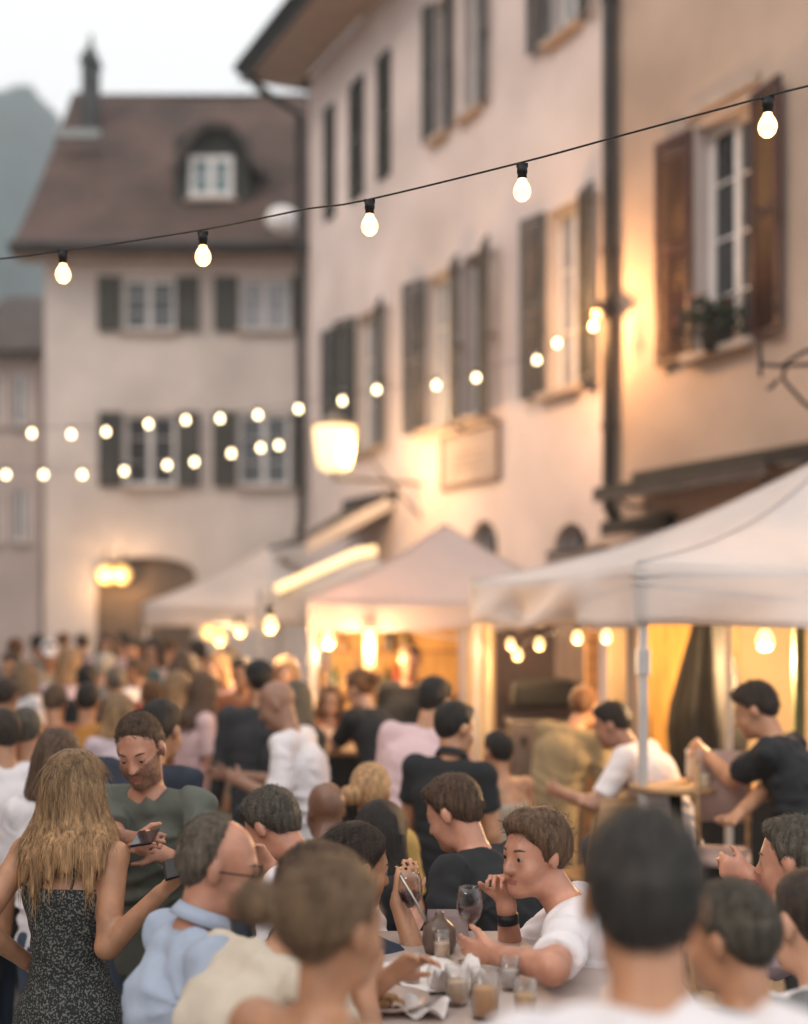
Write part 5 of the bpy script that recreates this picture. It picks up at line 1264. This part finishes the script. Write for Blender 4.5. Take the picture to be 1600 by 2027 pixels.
h7 = person('person in an off white blouse leaning forward, partly hidden by the woman with the bun', 645, 1664, 2.9, -52, 'cream', 'short', 'brown', 'tan', kind='sit', lean=20, hunch=20, head=(0, 12, 0), res=.010, Rr=(720, 1960, 2.8), Lr=(760, 1940, 3.0), sleeve=.9, wd=1.05)
h8 = person('man in a black t-shirt looking down at the table, facing left', 872, 1536, 4.3, 50, 'black', 'short', 'brown', 'pink', kind='sit', lean=14, hunch=20, head=(12, 26, 0), Lr=(812, 1800, 4.1), Rr=(900, 1860, 4.1), res=.009, wd=1.05, hint={-1: (-.5, -.2, -.8), 1: (.5, -.2, -1)})
h9 = person('woman with smooth dark hair and a hair clip in profile behind the bun', 722, 1628, 3.75, -62, 'navy', 'bun', 'dark', 'tan', kind='sit', fem=True, lean=16, hunch=16, head=(-4, 14, 0), Rr=(790, 1790, 3.7), res=.010, hdir={1: (0, .3, 1)}, extra=(0, -.12, .0), topkind='tee')
h10 = person('man in a black t-shirt standing by the round table, one arm reaching left', 1474, 1351, 6.0, 58, 'black', 'short', 'dark', 'tan', lean=14, hunch=16, head=(10, 24, 0), Lr=(1392, 1490, 6.2), Rr=(1440, 1640, 5.7), res=.010, sleeve=.75, wd=1.08, bottom='charcoal', hint={-1: (-.3, -.3, -1), 1: (.5, -.4, -1)})
h11 = person('grey haired person close behind the man in the white t-shirt, head turned left', 1440, 1738, 2.5, 30, 'grey', 'short', 'ash', 'tan', lean=6, hunch=8, head=(20, 6, 0), res=.010, bottom='charcoal')
h12 = person('grey haired person in lilac at the right edge, facing left', 1566, 1612, 3.6, 60, 'lilac', 'short', 'ash', 'pink', kind='sit', lean=12, hunch=12, head=(0, 6, 0), Lr=(1490, 1735, 3.7), res=.010, hdir={-1: (-.2, 1, .3)}, grip=(.5, .9), cap=None)
h13 = person('person in a white shirt at the right edge below the one in lilac', 1592, 1712, 2.9, 20, 'white', 'crop', 'dark', 'fair', kind='sit', lean=8, hunch=10, head=(10, 8, 0), res=.011)
h14 = person('man with a shaved head in a white shirt looking down to the left', 530, 1346, 6.5, 78, 'white', 'none', 'brown', 'olive', lean=8, hunch=12, head=(8, 24, 0), Rr=(455, 1535, 6.65), Lr=(480, 1550, 6.3), res=.010, sleeve=.85, wd=1.1, bottom='beige', hint={-1: (-.5, -.3, -1), 1: (.5, -.3, -1)})
h15 = person('man in a navy t-shirt behind the grey green one, seen from behind', 322, 1382, 5.2, -22, 'navy', 'short', 'black', 'tan', lean=10, hunch=16, side=4, head=(0, 8, 0), res=.011, wd=1.12)
h16 = person('dark long haired woman in a white top left behind the blonde woman', 116, 1442, 4.9, 4, 'white', 'bob', 'brown', 'tan', fem=True, lean=2, hunch=6, side=-3, res=.011, head=(0, 8, 0))
h17 = person('man with short dark hair in a lilac t-shirt at the left edge', 52, 1396, 6.0, 10, 'lilac', 'crop', 'ash', 'tan', lean=2, hunch=6, res=.012, wd=1.05)
h18 = person('person in a pale pink shirt bending away towards the bar counter', 868, 1338, 6.6, -22, 'pink', 'short', 'black', 'tan', lean=10, hunch=16, side=7, head=(-15, 16, 0), res=.012, wd=1.0, bottom='pink', Rr=(905, 1500, 6.9))
h19 = person('dark haired man with a pale collar and black waistcoat right of the pink shirt', 908, 1386, 5.8, -18, 'black', 'short', 'black', 'tan', lean=4, hunch=8, side=4, head=(-40, 10, 0), res=.012, wd=.95, topkind='polo', bottom='black', sleeve=.6)
h20 = person('black haired man in a cream white shirt sitting by the tent pole, head bowed left', 1196, 1388, 6.7, 60, 'white', 'short', 'black', 'olive', lean=22, hunch=20, kind='sit', head=(10, 22, 0), Lr=(1110, 1570, 6.6), Rr=(1150, 1600, 6.4), res=.012, wd=1.1)
h21 = person('man in a khaki shirt behind the man in the cream white shirt', 1162, 1356, 7.6, -40, 'khaki', 'short', 'ginger', 'tan', lean=16, hunch=14, side=8, head=(0, 14, 0), res=.014, wd=1.05, bottom='khaki')
h22 = person('man with greying hair bowed over beside the balding man', 505, 1566, 4.2, 62, 'white', 'short', 'ash', 'pink', kind='sit', lean=26, hunch=20, head=(0, 34, 0), res=.010, Rr=(540, 1720, 4.0), wd=.95)
h23 = person('shaven headed man in an orange shirt between the tables', 643, 1541, 5.1, 10, 'orange', 'none', 'brown', 'brown', kind='sit', lean=14, hunch=12, side=6, head=(20, 8, 0), res=.012)
h24 = person('fair haired person in a mustard shirt with pinned up hair', 735, 1508, 5.3, -10, 'mustard', 'bun', 'blonde', 'tan', kind='sit', fem=True, lean=8, hunch=10, head=(0, 8, 0), res=.012, extra=(-.07, -.10, -.01))
h25 = person('dark haired person in black bowed between the mustard and black shirts', 768, 1590, 4.7, -30, 'black', 'bob', 'black', 'tan', kind='sit', fem=True, lean=18, hunch=18, head=(0, 26, 0), res=.012)
h26 = person('dark haired person with bare shoulders left of the grey machine', 983, 1444, 6.4, 30, 'beige', 'short', 'black', 'tan', lean=4, hunch=6, fem=True, topkind='cami', bottom='beige', kind='stand', res=.012)
h27 = person('bearded barman in a black jacket standing behind the counter, facing the street', 812, 1274, 9.9, 176, 'black', 'short', 'ginger', 'tan', lean=2, hunch=4, res=.014, beard=True, sleeve=1.9, bottom='black', wd=1.08)
h28 = person('woman in black leaning far over the bar counter to the left', 702, 1325, 8.3, 40, 'black', 'bun', 'ginger', 'fair', fem=True, lean=18, hunch=16, head=(20, 20, 0), res=.014, Lr=(655, 1455, 8.5), bottom='black')
h29 = person('person in a black hood or cap behind the shaved headed man in white', 512, 1304, 7.6, 20, 'charcoal', 'short', 'black', 'tan', lean=2, hunch=8, res=.014, cap=('black', 'none'), wd=1.1, sleeve=1.9)
h30 = person('person with grey black hair and a dark jacket right of the shaved headed man', 590, 1348, 7.4, -30, 'charcoal', 'bob', 'ash', 'tan', lean=2, hunch=6, res=.014, sleeve=1.9, bottom='black')
h31 = person('person in an orange dress reaching across the bar counter', 655, 1352, 9.4, 190, 'rust', 'long', 'ginger', 'fair', fem=True, lean=6, hunch=8, res=.014, Rr=(700, 1460, 8.9), bottom='rust', skirt=True)
h32 = person('woman in a white sun hat with brown hair in a patterned dress', 368, 1288, 9.2, -20, 'khaki', 'long', 'brown', 'tan', fem=True, lean=0, hunch=6, res=.014, cap=('white', 'peak'), pat='blotch', skirt=True, bottom='khaki')
def held(name, label, cat, c, ax, ay, az, m, scr=None):
    T = empty(name, label, cat, c); b = MB(); b.obox((0, 0, 0), ax, ay, az); b.build('case', m, T, bevel=.004)
    if scr: b = MB(); n = Vector(az).normalized()*(Vector(az).length+.0006); b.poly([n+Vector(ax)*.92*i+Vector(ay)*.92*j for i, j in ((-1, -1), (1, -1), (1, 1), (-1, 1))]); b.build('screen', scr, T)
p_ = h2['tw'](h2['wr'][1]+h2['hd'][1]*.11+V3(0, .02, .015))
held('phone', 'dark phone held by the man in the grey green t-shirt', 'phone', p_, Vector((.034, -.004, .006)), Vector((0, .064, .012)), Vector((0, -.003, .004)), M_iron, mat('phone_glass', (.02, .02, .025), .08, 0, 4, 0))
p_ = h1['tw'](h1['wr'][1]+h1['hd'][1]*.095+V3(0, .0, .02))
held('wallet', 'black folding wallet in the hand of the blonde woman', 'wallet', p_, Vector((.045, .02, .010)), Vector((-.01, .03, .022)), Vector((.004, -.008, .006)), mat('wallet_black', (.02, .018, .018), .5))
w_ = h6['wr'][1]-h6['hd'][1]*.035; o_ = MB(); q_ = [h6['tw'](w_-h6['hd'][1]*.014), h6['tw'](w_+h6['hd'][1]*.014)]
T_ = empty('wristwatch', 'dark watch on the raised wrist of the curly haired man', 'watch', q_[0]); o_.tube([Vector((0, 0, 0)), q_[1]-q_[0]], .031, 20); o_.build('strap', M_iron, T_, True)
crowd = [  # px, py, Y, yaw, top, hair, haircolour, skin, label
    (112, 1354, 8.0, 10, 'rust', 'short', 'brown', 'tan', 'brown haired man in a rust shirt in the left crowd'),
    (175, 1350, 8.0, -15, 'orange', 'short', 'black', 'tan', 'black haired man in an orange shirt in the left crowd'),
    (238, 1372, 7.6, 15, 'lilac', 'bob', 'blonde', 'fair', 'fair haired woman in a lilac top behind the man with the phone'),
    (140, 1284, 10.5, 0, 'pink', 'bob', 'blonde', 'fair', 'blonde person in a pink top in the far left crowd'),
    (172, 1312, 9.4, 30, 'black', 'short', 'black', 'tan', 'black haired person in a black shirt in the far left crowd'),
    (208, 1290, 10.8, -10, 'grey', 'short', 'white', 'fair', 'white haired man in a grey shirt in the far crowd'),
    (228, 1318, 9.6, 5, 'red', 'short', 'grey', 'fair', 'grey haired man in a dark red shirt in the left crowd'),
    (262, 1262, 12.2, 170, 'teal', 'short', 'dark', 'tan', 'man in a teal shirt facing the camera in the far crowd'),
    (300, 1345, 8.6, 20, 'orange', 'short', 'ginger', 'tan', 'ginger haired man in a bright orange shirt in the crowd'),
    (52, 1308, 9.8, -30, 'white', 'bob', 'lightbrown', 'fair', 'light haired woman in a white dress at the left'),
    (16, 1340, 8.2, 0, 'cream', 'short', 'dark', 'tan', 'dark haired man in a cream shirt at the left edge'),
    (4, 1400, 5.8, 25, 'white', 'short', 'dark', 'tan', 'man in a white shirt cut off by the left edge'),
    (98, 1268, 12.4, 200, 'beige', 'short', 'brown', 'tan', 'man in a beige shirt facing the camera far left'),
    (30, 1262, 13.0, 10, 'grey', 'short', 'ginger', 'fair', 'ginger haired person in grey far left'),
    (72, 1256, 14.5, 40, 'teal', 'short', 'black', 'tan', 'black haired person in teal far left'),
    (210, 1252, 15.0, 180, 'pink', 'bob', 'brown', 'fair', 'brown haired woman in pink before the arch'),
    (165, 1250, 15.6, 0, 'charcoal', 'short', 'dark', 'tan', 'man in charcoal before the left side of the arch'),
    (130, 1252, 16.8, -30, 'white', 'short', 'ginger', 'fair', 'ginger haired person in white left of the arch'),
    (245, 1248, 17.2, 30, 'rust', 'short', 'dark', 'tan', 'person in a rust coloured top under the left tent corner'),
    (300, 1262, 12.8, 190, 'lilac', 'bob', 'dark', 'fair', 'dark haired woman in lilac below the farthest tent'),
    (335, 1256, 14.0, -20, 'orange', 'short', 'brown', 'tan', 'brown haired man in orange below the farthest tent'),
    (392, 1264, 12.0, 30, 'black', 'short', 'black', 'tan', 'black haired man in black below the farthest tent'),
    (425, 1290, 10.2, 170, 'pink', 'bob', 'blonde', 'fair', 'blonde woman in pink facing the camera under the tents'),
    (455, 1275, 11.4, 10, 'white', 'short', 'grey', 'fair', 'grey haired man in white under the tents'),
    (405, 1330, 8.4, -60, 'pink', 'long', 'brown', 'tan', 'long haired brunette in pink left of the shaved headed man'),
    (478, 1300, 9.6, 190, 'rust', 'short', 'dark', 'tan', 'man in a rust shirt facing the camera behind the shaved headed man'),
    (565, 1300, 9.8, 180, 'cream', 'bob', 'blonde', 'fair', 'blonde woman in cream at the left end of the bar counter'),
    (345, 1330, 8.8, 50, 'lilac', 'bob', 'blonde', 'fair', 'fair woman in lilac left of the one in the sun hat'),
    (270, 1300, 10.9, 60, 'white', 'short', 'brown', 'tan', 'brown haired man in a white shirt in the middle of the crowd'),
    (20, 1290, 11.2, 160, 'navy', 'short', 'dark', 'tan', 'man in navy facing the camera at the far left edge'),
    (1320, 1310, 9.0, 150, 'rust', 'short', 'dark', 'tan', 'person'),
]
for i, (px, py, Y, yaw, tp, hr, hcl, skn, lb) in enumerate(crowd):
    if lb == 'person': continue
    rr = random.Random(i+40); person(lb, px, py, Y, yaw, tp, hr, hcl, skn, fem=hr in ('bob', 'long'), lean=rr.uniform(0, 6), hunch=rr.uniform(2, 10), side=rr.uniform(-3, 3), head=(rr.uniform(-25, 25), rr.uniform(0, 18), 0), res=.016 if Y < 11 else .02, wd=rr.uniform(.95, 1.12), bottom=rr.choice(['denim', 'charcoal', 'beige', 'black']), cap={'man in charcoal before the left side of the arch': ('beige', 'peak'), 'man in a beige shirt facing the camera far left': ('white', 'peak')}.get(lb))
for d, lb in ((h3, 'bar stool under the balding man in blue'), (h6, 'bar stool under the curly haired man in white'), (h7, 'bar stool under the person in the off white blouse'), (h8, 'bar stool under the man in black looking down'), (h9, 'bar stool under the woman with smooth dark hair'), (h12, 'bar stool under the person in lilac'), (h13, 'bar stool under the white shirted person at the right edge'), (h22, 'bar stool under the greying bowed man'), (h23, 'bar stool under the man in orange'), (h24, 'bar stool under the mustard shirted person'), (h25, 'bar stool under the bowed person in black')): stool(d, lb)
